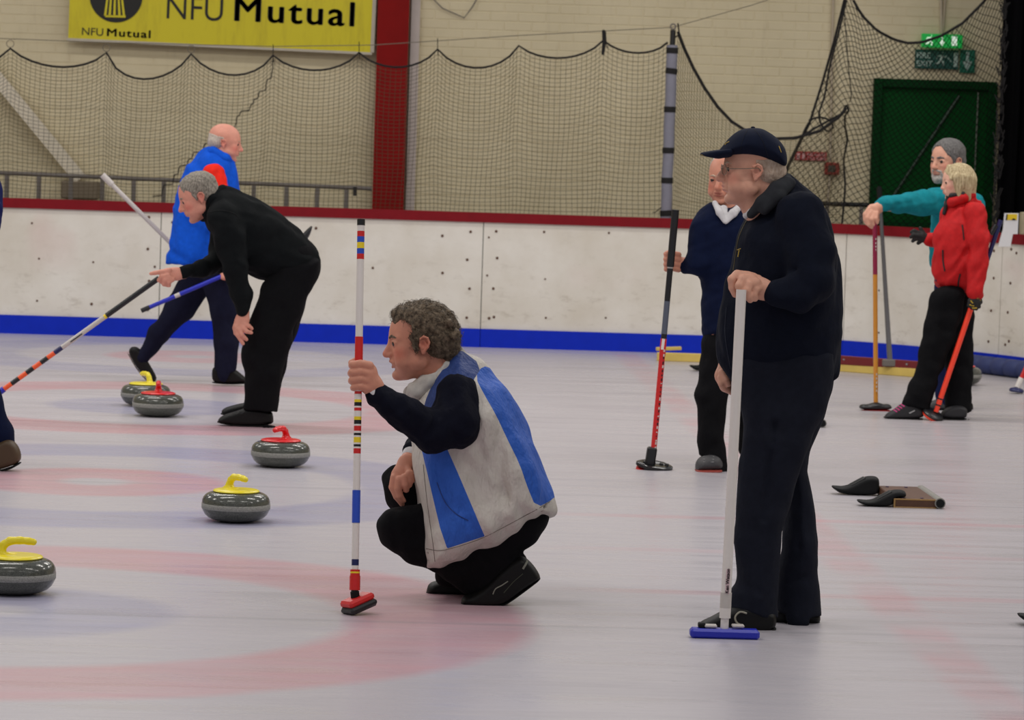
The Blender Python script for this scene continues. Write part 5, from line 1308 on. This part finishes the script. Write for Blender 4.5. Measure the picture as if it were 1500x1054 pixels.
surf_line(jk, V, [(1095, 320), (1083, 345), (1078, 370), (1074, 396)], .0016, 'zip', plain('dark_gold_zip', (84, 74, 44), .4, .4), jk); surf_line(jk, V, [(1083, 366), (1081, 376)], .0022, 'small_yellow_logo', plain('gold_thread', (176, 146, 50), .6), jk); surf_line(jk, V, [(1080, 366), (1085, 364)], .0015, 'small_yellow_logo', plain('gold_thread', (176, 146, 50), .6), jk)
surf_line(jk, V, [(1064, 450), (1062, 490), (1070, 540)], .0010, 'front_seam', plain('light_navy_seam', (40, 46, 60), .8), jk)
T = Vol(Y0, .006)
T.blob([(1078, 500), (1222, 500), (1222, 545), (1217, 580), (1203, 620), (1172, 690), (1152, 760), (1140, 850), (1142, 935), (1100, 935), (1066, 920), (1069, 866), (1080, 850), (1074, 800), (1077, 730), (1083, 670), (1087, 620), (1076, 570)], -.075, .085, 38, k=8)
T.blob([(1100, 500), (1222, 500), (1222, 545), (1217, 578), (1205, 616), (1181, 682), (1187, 702), (1195, 760), (1198, 820), (1194, 837), (1203, 870), (1206, 935), (1165, 935), (1134, 925), (1144, 800), (1152, 700), (1120, 600)], .085, .085, 34, k=8)
for pts in ([(1095, 600, -.17), (1120, 660, -.17)], [(1100, 800, -.17), (1110, 870, -.17)], [(1085, 855, -.17), (1125, 872, -.17)], [(1150, 855, 0), (1195, 842, 0)], [(1135, 620, -.16), (1120, 760, -.16)], [(1160, 690, 0), (1170, 800, 0)]): T.cap(pts[0], pts[1], 3.5, 2.5, 1.2, 10, 'sub')
T.wrinkle(3.2, 15, 15); T.hem((1040, 884), (1160, 911), -.11, .105); T.hem((1120, 891), (1225, 906), .10, .105); T.mesh('trousers', NAVYT, P2)
sh = shoe('shoe', B, [(1023, 915), (1028, 909), (1042, 903), (1056, 895), (1075, 887), (1100, 884), (1134, 893), (1138, 908), (1134, 921), (1116, 925), (1060, 924), (1026, 921)], -.10, .05, P2, SHOE, SOLE, [(1024, 922), (1060, 927), (1114, 927.5), (1137, 922)])
surf_line(sh, B, [(1094, 898), (1084, 896), (1077, 903), (1079, 911), (1085, 915)], .0035, 'pale_crescent', plain('grey_beige_trim', (150, 146, 130), .5), sh)
shoe('shoe', B, [(1120, 905), (1136, 886), (1170, 884), (1200, 896), (1202, 905), (1200, 912), (1168, 914), (1124, 912)], .10, .048, P2, SHOE, SOLE, [(1124, 913), (1170, 917), (1201, 914)])

# ---------------------------------------------------------------- the bending man
Y0 = 19.5
P3 = root('person', gnd(365, 618), 'grey-haired man in black bending forward, one hand on his knee, pointing a striped broom', 'person')
B = Vol(Y0, .0046)
H = Head(B, 290, 288, 69, yaw=6, pitch=24, dy=-.02); H.skull(nose=1.1, fat=1.0); H.lids(); H.neck((326, 296, 0), .21, .24)
B.core([(326, 296, 0, 15), (370, 335, 0, 26), (430, 380, 0, 26)], k=8); B.core([(435, 390, -.06, 22), (388, 480, -.08, 14), (384, 596, -.08, 9)]); B.core([(435, 390, .06, 22), (395, 480, .08, 14), (390, 590, .1, 9)])
B.chain([(330, 325, -.15, 14), (342, 385, -.19, 10), (356, 455, -.19, 7.5)], k=4); B.chain([(330, 330, .15, 14), (322, 380, .10, 10), (270, 399, -.12, 7.5)], k=4)
B.chain([(357, 458, -.19, 8.5), (355, 468, -.195, 10), (352, 478, -.20, 10)], fl=.6, k=3)
for a_ in ([(345, 478, -.21, 3.8), (348, 490, -.215, 3.5), (356, 503, -.205, 2.9)], [(350, 482, -.22, 3.8), (354, 490, -.225, 3.5), (361, 497, -.21, 2.9)], [(356, 480, -.22, 3.8), (361, 485, -.225, 3.4), (368, 487, -.21, 2.8)], [(358, 474, -.21, 3.6), (364, 477, -.215, 3.2), (369, 481, -.20, 2.7)], [(347, 470, -.20, 3.8), (344, 480, -.20, 3.5), (345, 488, -.2, 3.0)]): B.chain(a_, k=1.2)
B.chain([(268, 400, -.12, 8.5), (258, 401, -.14, 9.3), (249, 401, -.145, 9)], fl=.6, k=3)
for a_ in ([(248, 396, -.16, 4), (236, 398, -.165, 3.5), (227, 399.5, -.165, 3.1), (221, 400.5, -.165, 2.7)], [(246, 403, -.17, 4), (237, 405, -.175, 3.6), (233, 410, -.165, 3.2), (238, 414, -.15, 2.8)], [(249, 407, -.17, 3.9), (241, 410, -.175, 3.5), (240, 416, -.165, 3.1), (246, 418, -.15, 2.7)], [(253, 409, -.165, 3.7), (247, 413, -.17, 3.3), (248, 418, -.16, 2.8)], [(254, 395, -.12, 4), (244, 396, -.11, 3.4), (238, 401, -.115, 3)]): B.chain(a_, k=1.2)
B.mesh('body', SK_PINK, P3, H.attrs(stubble=.2)); H.eyes(P3)
hg = hair_material('hair_grey', (96, 90, 80), (168, 160, 148)); hairdo(H, .0048, hg, P3, 'short', nz=(.6, 110)); H.brows(P3, hg, .004, .8)
G = Vol(Y0, .0068)
G.blob([(298, 312), (306, 290), (316, 276), (328, 270), (354, 282), (378, 292), (401, 306), (424, 323), (450, 347), (471, 372), (466, 394), (432, 412), (388, 411), (362, 399), (338, 384), (318, 350), (303, 332)], 0.0, .17, 48, k=5, wz=[(265, .5), (300, .95), (340, 1.0), (410, .95)])
G.chain([(328, 322, -.13, 25), (337, 350, -.17, 22), (345, 395, -.19, 17.5), (354, 430, -.19, 14), (356, 455, -.19, 10.5)], k=8); G.chain([(330, 335, .14, 24), (322, 382, .10, 16), (296, 394, -.03, 12), (269, 399, -.12, 9)], k=7)
G.cap((345, 385, -.26), (362, 395, -.26), 3, 2, 1, 6, 'sub'); G.wrinkle(1.65, 26, 21); fl = G.mesh('fleece', BLACKF, P3)
K = Vol(Y0, .005); K.chain([(326, 278, -.02, 8), (312, 292, -.07, 8), (302, 310, -.05, 7), (298, 318, .02, 7)], k=4); K.chain([(326, 278, .03, 8), (306, 300, .06, 8)], k=4); K.mesh('collar', BLACKF, fl)
surf_line(fl, B, [(304, 311), (322, 308), (342, 312), (352, 322)], .0016, 'shoulder_seam', plain('seam_black', (8, 9, 11), .9), fl)
T = Vol(Y0, .0068)
T.ell((430, 375, 0), (38, 36, 30), k=8); T.blob([(470, 374), (468, 394), (455, 421), (440, 460), (428, 498), (418, 521), (415, 549), (409, 588), (405, 635), (366, 635), (357, 610), (355, 575), (362, 549), (355, 524), (354, 503), (362, 472), (372, 447), (386, 410), (420, 385)], -.075, .078, 24, k=5)
T.blob([(470, 374), (468, 396), (456, 425), (442, 464), (430, 502), (420, 525), (412, 590), (372, 598), (366, 549), (366, 470), (390, 412), (420, 385)], .08, .078, 24, k=5)
T.ell((435, 395, 0), (34, 40, 26), k=8); T.wrinkle(1.95, 18, 22); T.hem((340, 597), (420, 607), -.10, .09); T.mesh('trousers', BLACKT, P3)
sh = shoe('shoe', B, [(318, 616), (325, 608), (345, 602), (362, 596), (398, 600), (401, 612), (400, 622), (360, 624), (321, 620)], -.07, .046, P3, SHOE, SOLE, [(318, 619), (345, 624.5), (400, 625)])
for x in (344, 350, 356): surf_line(sh, B, [(x - 3, 606), (x + 3, 602)], .0018, 'lace', plain('lace_grey', (52, 52, 54), .8), sh)
shoe('shoe', B, [(323, 604), (328, 597), (345, 592), (375, 586), (398, 592), (400, 608), (330, 609)], .12, .046, P3, SHOE, SOLE, [(323, 607), (345, 611), (400, 612)])

# ---------------------------------------------------------------- the walking man in the blue vest
Y0 = 22.4
P4 = root('person', gnd(335, 560), 'bald man in a bright blue vest over red, striding towards the right', 'person')
B = Vol(Y0, .0052)
H = Head(B, 331, 209, 54, yaw=2, pitch=8, right=True); H.skull(nose=1.1, fat=1.1); H.lids(); H.neck((318, 240, 0), .22, .26)
B.core([(316, 242, 0, 14), (306, 300, 0, 24), (312, 390, 0, 24)], k=6); B.core([(318, 395, -.08, 20), (330, 460, -.08, 14), (330, 545, -.08, 8)]); B.core([(306, 395, .08, 20), (262, 462, .08, 12), (208, 528, .1, 7)])
B.chain([(312, 256, -.15, 12), (322, 310, -.2, 9), (330, 380, -.22, 7)], k=4); B.chain([(312, 256, .15, 12), (300, 320, .2, 9), (272, 360, .25, 7)], k=4)
B.chain([(330, 384, -.22, 7), (331, 396, -.22, 8)], fl=.6, k=3)
for q in range(4): B.chain([(326 + 3.4 * q, 399, -.235, 3.4), (326 + 3.4 * q, 406, -.24, 3.1), (328 + 3.2 * q, 408, -.20, 2.6)], k=1)
B.chain([(335, 394, -.2, 3.6), (338, 402, -.19, 3), (334, 407, -.195, 2.6)], k=1)
B.chain([(272, 362, .25, 7), (266, 368, .26, 8)], fl=.6, k=3)
for q in range(4): B.chain([(258 + 3 * q, 366 + q, .24, 3.4), (256 + 3 * q, 373 + q, .25, 3.1), (260 + 3 * q, 377 + q, .28, 2.6)], k=1)
B.mesh('body', SK_PINK, P4, H.attrs()); H.eyes(P4); hairdo(H, .006, hair_material('hair_white', (170, 158, 146), (206, 196, 184)), P4, 'fringe', nz=(.4, 110)); H.brows(P4, plain('pale_brow', (196, 172, 150), .9), .005, .8)
BV = cloth('bright_blue_vest', (16, 84, 204), bump=.5); REDS = cloth('red_sweater', (226, 44, 30), bump=.3)
G = Vol(Y0, .0075)
G.blob([(305, 212), (290, 226), (278, 238), (267, 254), (258, 284), (252, 336), (243, 384), (242, 410), (280, 415), (346, 410), (350, 340), (350, 285), (348, 250), (342, 232), (330, 222)], 0, .17, 44, k=5, wz=[(205, .45), (240, .9), (300, 1.0), (388, 1.0)]); G.wrinkle(1.80, 26, 31); G.plane((240, 386), (350, 389), (300, 300)); G.mesh('vest', BV, P4)
G = Vol(Y0, .006); G.chain([(312, 222, -.05, 8), (330, 232, -.06, 7), (338, 236, 0, 6), (330, 232, .06, 7), (312, 222, .05, 8)], k=4); G.mesh('vest_collar', BV, P4)
G = Vol(Y0, .0068); G.chain([(312, 256, -.145, 17), (321, 285, -.19, 15), (326, 320, -.21, 12), (330, 380, -.22, 9.5)], k=5); G.wrinkle(1.20, 34, 33); G.mesh('red_sleeve', REDS, P4)
G = Vol(Y0, .0068); G.chain([(312, 256, .145, 17), (300, 320, .2, 13), (275, 357, .25, 9.5)], k=5); G.mesh('red_sleeve', REDS, P4)
T = Vol(Y0, .0075); T.chain([(318, 385, -.06, 27), (330, 455, -.08, 22), (332, 500, -.08, 18.5), (329, 560, -.08, 16.5)], k=6); T.chain([(306, 385, .06, 27), (264, 452, .08, 20), (234, 488, .09, 15), (210, 523, .1, 11)], k=6); T.wrinkle(1.95, 20, 34); T.hem((290, 541), (365, 544), -.08, .1); T.mesh('trousers', cloth('dark_navy_trousers', (20, 22, 42)), P4)
shoe('shoe', B, [(310, 542), (314, 536), (338, 536), (348, 543), (358, 551), (362, 556), (361, 560), (336, 561), (311, 561)], -.08, .046, P4, SHOE, SOLE, [(310, 561), (336, 563), (362, 562)])
shoe('shoe', B, [(187, 514), (194, 506), (206, 510), (216, 528), (228, 548), (230, 556), (224, 560), (212, 552), (196, 532)], .1, .044, P4, SHOE, plain('pale_sole', (150, 138, 126), .7), [(186, 516), (196, 535), (211, 555), (222, 562)])

# ---------------------------------------------------------------- the man in navy behind the cap wearer
Y0 = 17.7
P5 = root('person', gnd(1040, 692), 'man in a navy jacket with white collar, partly hidden behind the man in the cap', 'person')
B = Vol(Y0, .0046)
H = Head(B, 1062, 262, 74, yaw=64, pitch=6, dy=0); H.skull(nose=1.15, fat=1.2, jaw=1.05); H.lids(); H.neck((1068, 312, 0), .22, .26)
B.core([(1068, 312, 0, 18), (1070, 380, 0, 34), (1075, 480, 0, 34)], k=6); B.core([(1050, 490, -.05, 20), (1040, 580, -.06, 14), (1042, 665, -.05, 9)]); B.core([(1092, 490, .05, 20), (1096, 580, .06, 14), (1098, 660, .1, 9)])
B.chain([(1030, 335, -.03, 14), (1024, 385, -.06, 11), (999, 386, -.03, 8.5)], k=4); B.chain([(1108, 335, .03, 14), (1120, 400, .06, 11), (1118, 470, .03, 8.5)], k=4)
B.chain([(999, 386, -.03, 9), (991, 383, -.03, 10)], fl=.7, k=3)
for q, (y, r) in enumerate(((372, 4.1), (379.5, 4.3), (387, 4.2), (394, 3.7))): B.chain([(994, y + 1, -.05, r + .4), (984, y - 1, -.082, r), (976, y, -.075, r), (976, y + 1, -.045, r - .5)], k=1.2)
B.chain([(992, 378, -.01, 5), (984, 371, -.005, 4.4), (978, 370, -.01, 3.8)], k=1.5)
B.chain([(1118, 474, .03, 9), (1117, 486, .03, 10)], fl=.6)
for q in range(4): B.chain([(1110 + 4.5 * q, 490, .02, 4), (1110 + 4.2 * q, 500, .02, 3.7), (1111 + 4 * q, 508, .03, 3)], k=1)
B.mesh('body', SK_RUDDY, P5, H.attrs(stubble=.1)); H.eyes(P5); hairdo(H, .0052, hair_material('hair_white', (170, 158, 146), (206, 196, 184)), P5, 'balding', nz=(.4, 110)); H.brows(P5, plain('pale_brow', (196, 172, 150), .9), .004, 1.0)
G = Vol(Y0, .0068)
G.blob([(1046, 292), (1030, 304), (1015, 320), (1009, 348), (1012, 390), (1030, 412), (1026, 446), (1028, 475), (1032, 500), (1110, 500), (1124, 400), (1124, 340), (1112, 312), (1088, 294), (1068, 300)], 0, .15, 44, k=5)
G.chain([(1030, 335, -.04, 20), (1024, 385, -.07, 18.5), (1004, 389, -.04, 12)], k=6); G.chain([(1108, 335, .03, 20), (1120, 400, .06, 17), (1118, 472, .03, 12)], k=6); G.wrinkle(1.80, 26, 41); jk = G.mesh('jacket', NAVY2, P5)
K = Vol(Y0, .0045); K.chain([(1047, 297, -.08, 4), (1054, 311, -.135, 5), (1061, 324, -.145, 3)], fl=.8, k=3); K.chain([(1086, 300, -.06, 5), (1074, 312, -.13, 6), (1064, 325, -.145, 3)], fl=.8, k=3); K.chain([(1060, 306, -.09, 6), (1062, 318, -.12, 4)]); K.mesh('shirt_collar', WCUFF, P5)
T = Vol(Y0, .0068); T.chain([(1060, 468, 0, 26), (1054, 500, -.02, 25), (1042, 580, -.05, 22), (1040, 640, -.05, 19), (1044, 690, -.06, 22)], k=6); T.chain([(1084, 468, 0, 26), (1090, 500, .02, 24), (1096, 580, .06, 21), (1098, 655, .1, 18)], k=6); T.wrinkle(2.25, 20, 42); T.hem((1005, 666), (1078, 677), -.08, .12); T.mesh('trousers', BLACKT, P5)
GS = plain('grey_trainer', (66, 66, 68), .6, bump=.3); RSOLE = plain('trainer_sole_red', (150, 60, 50), .6)
S = Vol(Y0, .005); S.blob([(1018, 686), (1019, 676), (1026, 668), (1040, 662), (1054, 666), (1059, 676), (1058, 687), (1036, 690), (1020, 689)], -.08, .075, 12, k=2); so = S.mesh('shoe', GS, P5)
S = Vol(Y0, .005); S.blob([(1018, 685), (1058, 685), (1058, 692), (1036, 693.5), (1018, 691)], -.08, .08, 4, k=1); S.mesh('sole', RSOLE, so)
for y in (668, 672, 676): surf_line(so, B, [(1030, y), (1046, y + .5)], .0022, 'lace', plain('lace_light', (130, 130, 130), .8), so)
S = Vol(Y0, .006); S.blob([(1082, 676), (1086, 664), (1110, 664), (1114, 678), (1100, 682), (1084, 681)], .1, .07, 10, k=2); S.mesh('shoe', GS, P5)

# ---------------------------------------------------------------- the bearded man in teal
Y0 = 22.1
P6 = root('person', gnd(1395, 602), 'bearded grey-haired man in a teal sweater, arm stretched out on an amber broom', 'person')
B = Vol(Y0, .0052)
H = Head(B, 1387, 236, 64, yaw=38, pitch=3, dy=0); H.skull(nose=1.1, chin=1.1); H.lids(); H.neck((1397, 278, 0), .22, .24)
B.core([(1398, 280, 0, 15), (1402, 330, 0, 26), (1402, 400, 0, 26)], k=6); B.core([(1394, 405, -.06, 18), (1386, 500, -.08, 12), (1380, 590, -.08, 7)]); B.core([(1410, 405, .06, 18), (1404, 500, .08, 12), (1406, 592, .08, 7)])
B.chain([(1378, 292, -.10, 12), (1330, 300, -.30, 10), (1290, 302, -.42, 7)], k=4); B.chain([(1424, 300, .10, 12), (1432, 350, .12, 9), (1424, 390, .1, 7)], k=4)
B.chain([(1290, 302, -.42, 7.5), (1281, 308, -.43, 9)], fl=.6, k=3); B.cap((1277, 306, -.43), (1279, 314, -.43), 7, 7, .6, 3)
for a_ in ([(1273, 306, -.44, 3.6), (1267, 314, -.45, 3.3), (1267, 322, -.45, 2.8), (1270, 328, -.45, 2.4)], [(1276, 310, -.45, 3.6), (1271, 319, -.465, 3.3), (1273, 329, -.465, 2.9), (1277, 333, -.455, 2.5)], [(1280, 312, -.45, 3.5), (1277, 321, -.47, 3.2), (1279, 329, -.465, 2.8)], [(1284, 312, -.45, 3.3), (1283, 320, -.465, 3), (1285, 326, -.46, 2.6)], [(1285, 306, -.40, 3.8), (1285, 316, -.38, 3.2), (1286, 322, -.385, 2.8)]): B.chain(a_, k=1)
B.chain([(1424, 394, .1, 7), (1422, 402, .1, 8)], fl=.6)
for q in range(4): B.chain([(1416 + 3.4 * q, 406, .09, 3.2), (1416 + 3.2 * q, 414, .09, 3), (1417 + 3 * q, 420, .1, 2.5)], k=1)
B.mesh('body', SK_PALE, P6, H.attrs(stubble=1)); H.eyes(P6); hgd = hair_material('hair_dark_grey', (70, 68, 68), (128, 126, 124)); hairdo(H, .006, hgd, P6, 'short', th=.015, nz=(.5, 110)); H.brows(P6, hgd, .005, 1.2)
V2 = Vol(Y0, .0048); H.ell(.25, 0, -.38, .15, .19, .12, V=V2); H.ell(.32, 0, -.44, .07, .10, .06, V=V2); H.ell(.30, .13, -.26, .05, .05, .12, V=V2); H.ell(.30, -.13, -.26, .05, .05, .12, V=V2); H.cap((.38, -.09, -.205), (.375, .09, -.205), .022, .022, V=V2); H.ell(.38, 0, -.262, .08, .085, .022, V=V2, mode='sub', k=.01); V2.wrinkle(.5, 110, 4); V2.mesh('beard', hair_material('beard_grey', (120, 114, 108), (196, 190, 184)), P6)
TEAL = cloth('teal_sweater', (22, 128, 140), bump=.5)
G = Vol(Y0, .0072); G.blob([(1380, 272), (1370, 282), (1364, 300), (1364, 345), (1360, 398), (1400, 404), (1438, 400), (1442, 350), (1443, 305), (1436, 285), (1418, 274), (1400, 278)], 0, .14, 34, k=5)
G.chain([(1382, 294, -.06, 21), (1352, 297, -.20, 17.5), (1324, 298, -.31, 13.5), (1296, 299, -.41, 11), (1288, 301, -.42, 8.5)], k=6); G.chain([(1424, 300, .10, 18), (1434, 350, .12, 14), (1426, 388, .1, 10)], k=6); G.wrinkle(1.80, 30, 51); tj = G.mesh('sweater', TEAL, P6)
T = Vol(Y0, .0075); T.chain([(1396, 398, -.04, 27), (1388, 500, -.08, 16), (1382, 588, -.08, 11)], k=6); T.chain([(1408, 398, .04, 27), (1404, 500, .08, 15), (1406, 594, .08, 12)], k=6); T.wrinkle(1.50, 20, 52); T.mesh('trousers', cloth('dark_blue_trousers', (22, 30, 70)), P6)
shoe('shoe', B, [(1356, 596), (1360, 588), (1374, 584), (1392, 584), (1394, 596), (1390, 599), (1358, 599)], -.08, .045, P6, GS, SOLE, [(1356, 600), (1376, 602), (1394, 601)]); shoe('shoe', B, [(1390, 598), (1396, 588), (1424, 586), (1426, 600), (1422, 604), (1392, 603)], .06, .045, P6, SHOE, SOLE, [(1390, 604), (1406, 606), (1426, 605)])

# ---------------------------------------------------------------- the woman in red
Y0 = 21.3
P7 = root('person', gnd(1370, 613), 'woman with a blonde bob in a red zipped jacket and black trousers', 'person')
B = Vol(Y0, .0048)
H = Head(B, 1401.5, 266.5, 54, yaw=6, pitch=6); H.skull(jaw=.92, nose=.85, chin=.92, browr=.8); H.lids(); H.neck((1408, 300, 0), .18, .2)
B.core([(1408, 302, 0, 12), (1408, 350, 0, 22), (1400, 420, 0, 24)], k=6); B.core([(1396, 425, -.05, 18), (1372, 510, -.08, 12), (1345, 592, -.08, 7)]); B.core([(1404, 425, .05, 18), (1404, 510, .06, 12), (1402, 595, .05, 7)])
B.chain([(1426, 315, -.12, 11), (1432, 365, -.17, 8.5), (1429, 425, -.20, 6.5)], k=4); B.chain([(1392, 315, .13, 11), (1384, 350, .17, 8.5), (1358, 350, .14, 6.5)], k=4)
B.chain([(1429, 428, -.2, 6), (1429, 436, -.2, 6)], k=2); B.chain([(1356, 350, .14, 6), (1350, 346, .14, 6)], k=2)
B.mesh('body', skin_material('skin_fair', (222, 172, 150), blush=(214, 130, 116), lip=(186, 92, 88)), P7, H.attrs()); H.eyes(P7); hb_ = hair_material('hair_blonde', (150, 128, 92), (214, 198, 160), (1, 1, .12), 120); hairdo(H, .0048, hb_, P7, 'bob', nz=(.3, 130)); H.brows(P7, plain('pale_brow', (196, 172, 150), .9), .004, .6)
REDJ = cloth('red_softshell', (186, 18, 22), rough=.7, bump=.6, spec=.3); BLK2 = plain('jacket_black_trim', (14, 14, 18), .6)
G = Vol(Y0, .0062)
G.blob([(1390, 284), (1400, 287), (1422, 284), (1434, 297), (1442, 313), (1447, 335), (1446, 370), (1444, 400), (1440, 430), (1412, 430), (1370, 424), (1366, 400), (1366, 368), (1367, 345), (1374, 327), (1382, 314), (1387, 298)], 0, .145, 38, k=5, wz=[(280, .45), (305, .9), (340, 1.0), (430, 1.0)])
G.chain([(1428, 312, -.11, 16.5), (1433, 350, -.155, 15.5), (1432, 385, -.175, 14), (1429, 428, -.20, 12)], k=6); G.chain([(1392, 315, .12, 16), (1384, 348, .16, 13), (1360, 351, .14, 9.5)], k=6)
G.cap((1418, 330, -.19), (1414, 425, -.14), 2, 2, 1, 5, 'sub'); G.wrinkle(1.65, 30, 61); rj = G.mesh('jacket', REDJ, P7)
K = Vol(Y0, .005); K.chain([(1422, 286, 0, 7), (1410, 290, -.05, 7.5), (1396, 295, -.045, 7), (1390, 299, 0, 6.5), (1398, 293, .045, 7), (1422, 286, .0, 7)], k=4); K.mesh('collar', REDJ, rj)
K = Vol(Y0, .004); K.chain([(1424, 282, 0, 3), (1410, 284, -.062, 3), (1394, 286, -.052, 3), (1388, 288, 0, 3), (1396, 285, .05, 3), (1424, 282, .0, 3)], k=3); K.chain([(1389, 288, -.02, 3), (1386, 300, -.02, 3.2), (1383, 312, -.02, 3)], k=2); K.mesh('collar_lining', BLK2, rj)
surf_line(rj, B, [(1409.5, 329), (1411, 340), (1412, 351)], .0042, 'sleeve_zip', BLK2, rj); surf_line(rj, B, [(1381, 366), (1381.5, 382), (1384, 397)], .0050, 'pocket_zip', BLK2, rj); surf_line(rj, B, [(1406.5, 401), (1404, 413), (1403, 426)], .0050, 'hem_zip', BLK2, rj); surf_line(rj, B, [(1370, 410), (1372, 411)], .006, 'small_emblem', plain('dark_emblem', (70, 20, 60), .6), rj)
T = Vol(Y0, .0065)
T.blob([(1369, 415), (1418, 420), (1408, 470), (1388, 520), (1374, 553), (1364, 590), (1362, 625), (1318, 612), (1328, 568), (1341, 541), (1350, 498), (1359, 455)], -.07, .075, 20, k=5)
T.blob([(1375, 415), (1426, 422), (1427, 460), (1425, 498), (1426, 528), (1424, 560), (1424, 625), (1382, 625), (1386, 560), (1384, 518), (1372, 470)], .05, .078, 20, k=5); T.wrinkle(1.80, 20, 62); T.hem((1310, 586), (1372, 605), -.10, .08); T.hem((1372, 601), (1440, 603), .055, .085); T.mesh('trousers', BLACKT, P7)
GL = plain('black_glove', (22, 22, 22), .7); GY = plain('yellow_glove_trim', (170, 140, 30), .6)
for lab, ch in (('near', [[(1428, 430, -.20, 8), (1427, 440, -.205, 8.5)], [(1421, 440, -.215, 3.6), (1420, 447, -.21, 3.3), (1426, 450, -.19, 3)], [(1425, 442, -.225, 3.6), (1424, 450, -.22, 3.3), (1430, 452, -.2, 3)], [(1429, 443, -.225, 3.6), (1429, 451, -.22, 3.2)], [(1433, 442, -.22, 3.4), (1434, 449, -.21, 3)], [(1434, 434, -.2, 3.8), (1436, 442, -.19, 3.2), (1433, 447, -.18, 3)]]), ('far', [[(1356, 349, .14, 7), (1350, 346, .14, 7.5)], [(1346, 341, .13, 3.2), (1339, 338, .13, 3), (1335, 340, .14, 2.6)], [(1346, 345, .12, 3.2), (1338, 344, .12, 3), (1334, 347, .13, 2.6)], [(1347, 349, .13, 3.2), (1340, 350, .13, 3), (1337, 353, .14, 2.6)], [(1350, 352, .14, 3.2), (1345, 356, .14, 2.8)], [(1352, 340, .14, 3.3), (1348, 334, .14, 2.8)]])):
    K = Vol(Y0, .0042)
    for c_ in ch: K.chain(c_, k=1.5)
    go = K.mesh('glove', GL, P7)
    if lab == 'near':
        for pts in ([(1420, 446), (1427, 448)], [(1424, 451), (1431, 451)], [(1431, 436), (1436, 440)], [(1422, 440), (1425, 444)]): surf_line(go, B, pts, .0042, 'yellow_trim', GY, go)
sh = shoe('shoe', B, [(1295, 610), (1300, 604), (1311, 598), (1322, 589), (1338, 590), (1352, 597), (1353, 606), (1352, 612), (1320, 613), (1297, 613)], -.07, .044, P7, plain('dark_grey_trainer', (34, 34, 38), .6), SOLE, [(1294, 612), (1320, 615), (1352, 614.5)])
for k_ in range(4): surf_line(sh, B, [(1309 + 3.6 * k_, 600 - 2.6 * k_), (1314 + 3.6 * k_, 603 - 2.6 * k_)], .0048, 'lace', plain('magenta_lace', (200, 46, 124), .7), sh)
surf_line(sh, B, [(1332, 605), (1340, 601)], .0040, 'pale_stripe', plain('pale_grey_trim', (176, 176, 178), .6), sh)
shoe('shoe', B, [(1377, 606), (1384, 598), (1400, 592), (1416, 596), (1417, 606), (1414, 613), (1380, 612)], -.02, .044, P7, plain('dark_grey_trainer', (34, 34, 38), .6), SOLE, [(1377, 613), (1396, 615), (1416, 614.5)])

# ---------------------------------------------------------------- the man leaving the frame at the left
Y0 = 16.6
P8 = root('person', gnd(-20, 690), 'man in navy walking out of view, only his trailing foot at the photo\'s left edge', 'person')
B = Vol(Y0, .006)
H = Head(B, -78, 196, 76, yaw=0, pitch=5); H.skull(); H.neck((-64, 240, 0), .22, .25)
B.core([(-62, 244, 0, 18), (-60, 320, 0, 34), (-58, 430, 0, 34)], k=6); B.core([(-62, 440, .08, 26), (-36, 545, .08, 18), (2, 655, .1, 10)]); B.core([(-60, 440, -.08, 26), (-100, 550, -.1, 18), (-100, 675, -.1, 10)])
B.chain([(-50, 270, -.13, 9), (-20, 312, -.21, 9), (-60, 370, -.3, 9)], k=4); B.chain([(-66, 268, .14, 9), (-90, 330, .2, 9), (-130, 370, .1, 9)], k=4)
for cx_, cy_, dz in ((-62, 372, -.3), (-134, 373, .1)):
    B.chain([(cx_ + 4, cy_, dz, 9), (cx_ - 6, cy_ + 4, dz, 11)], fl=.6)
    for q in range(4): B.chain([(cx_ - 12, cy_ - 3 + 5 * q, dz - .02, 4.2), (cx_ - 22, cy_ + 5 * q, dz - .03, 3.8), (cx_ - 26, cy_ + 6 + 5 * q, dz, 3.2)], k=1)
    B.chain([(cx_ - 4, cy_ - 8, dz, 4.4), (cx_ - 14, cy_ - 13, dz, 3.6)], k=2)
B.mesh('body', SK_PALE, P8, H.attrs()); H.eyes(P8); hairdo(H, .007, hg, P8, 'short', nz=(.4, 110))
G = Vol(Y0, .008); G.blob([(-70, 232), (-30, 240), (-4, 252), (3, 285), (4.5, 334), (-12, 350), (-14, 440), (-104, 440), (-112, 380), (-108, 290), (-96, 250)], 0, .17, 50, k=5)
G.chain([(-48, 268, -.14, 24), (-18, 306, -.2, 21), (-22, 322, -.22, 18), (-58, 368, -.3, 12)], k=6); G.chain([(-66, 268, .16, 22), (-90, 330, .2, 18), (-126, 368, .1, 12)], k=6); G.wrinkle(1.80, 22, 71); G.mesh('jacket', cloth('navy_blue_jacket', (18, 26, 80)), P8)
T = Vol(Y0, .008); T.chain([(-62, 430, .06, 36), (-36, 545, .08, 26), (-2, 632, .1, 18), (8, 664, .1, 17)], k=6); T.chain([(-60, 430, -.06, 36), (-100, 550, -.1, 25), (-100, 672, -.1, 17)], k=6); T.wrinkle(2.25, 20, 72); T.mesh('trousers', NAVY2, P8)
shoe('shoe', B, [(-42, 684), (-34, 670), (-8, 650), (10, 640), (24, 648), (31, 662), (31, 676), (12, 684), (-20, 692), (-40, 691)], .08, .05, P8, SHOEB, SOLE, [(-44, 692), (-20, 695), (12, 689), (32, 678)])
shoe('shoe', B, [(-148, 700), (-140, 686), (-112, 672), (-86, 674), (-82, 696), (-86, 705), (-146, 704)], -.1, .05, P8, SHOEB, SOLE, [(-149, 705), (-116, 708), (-84, 706)])
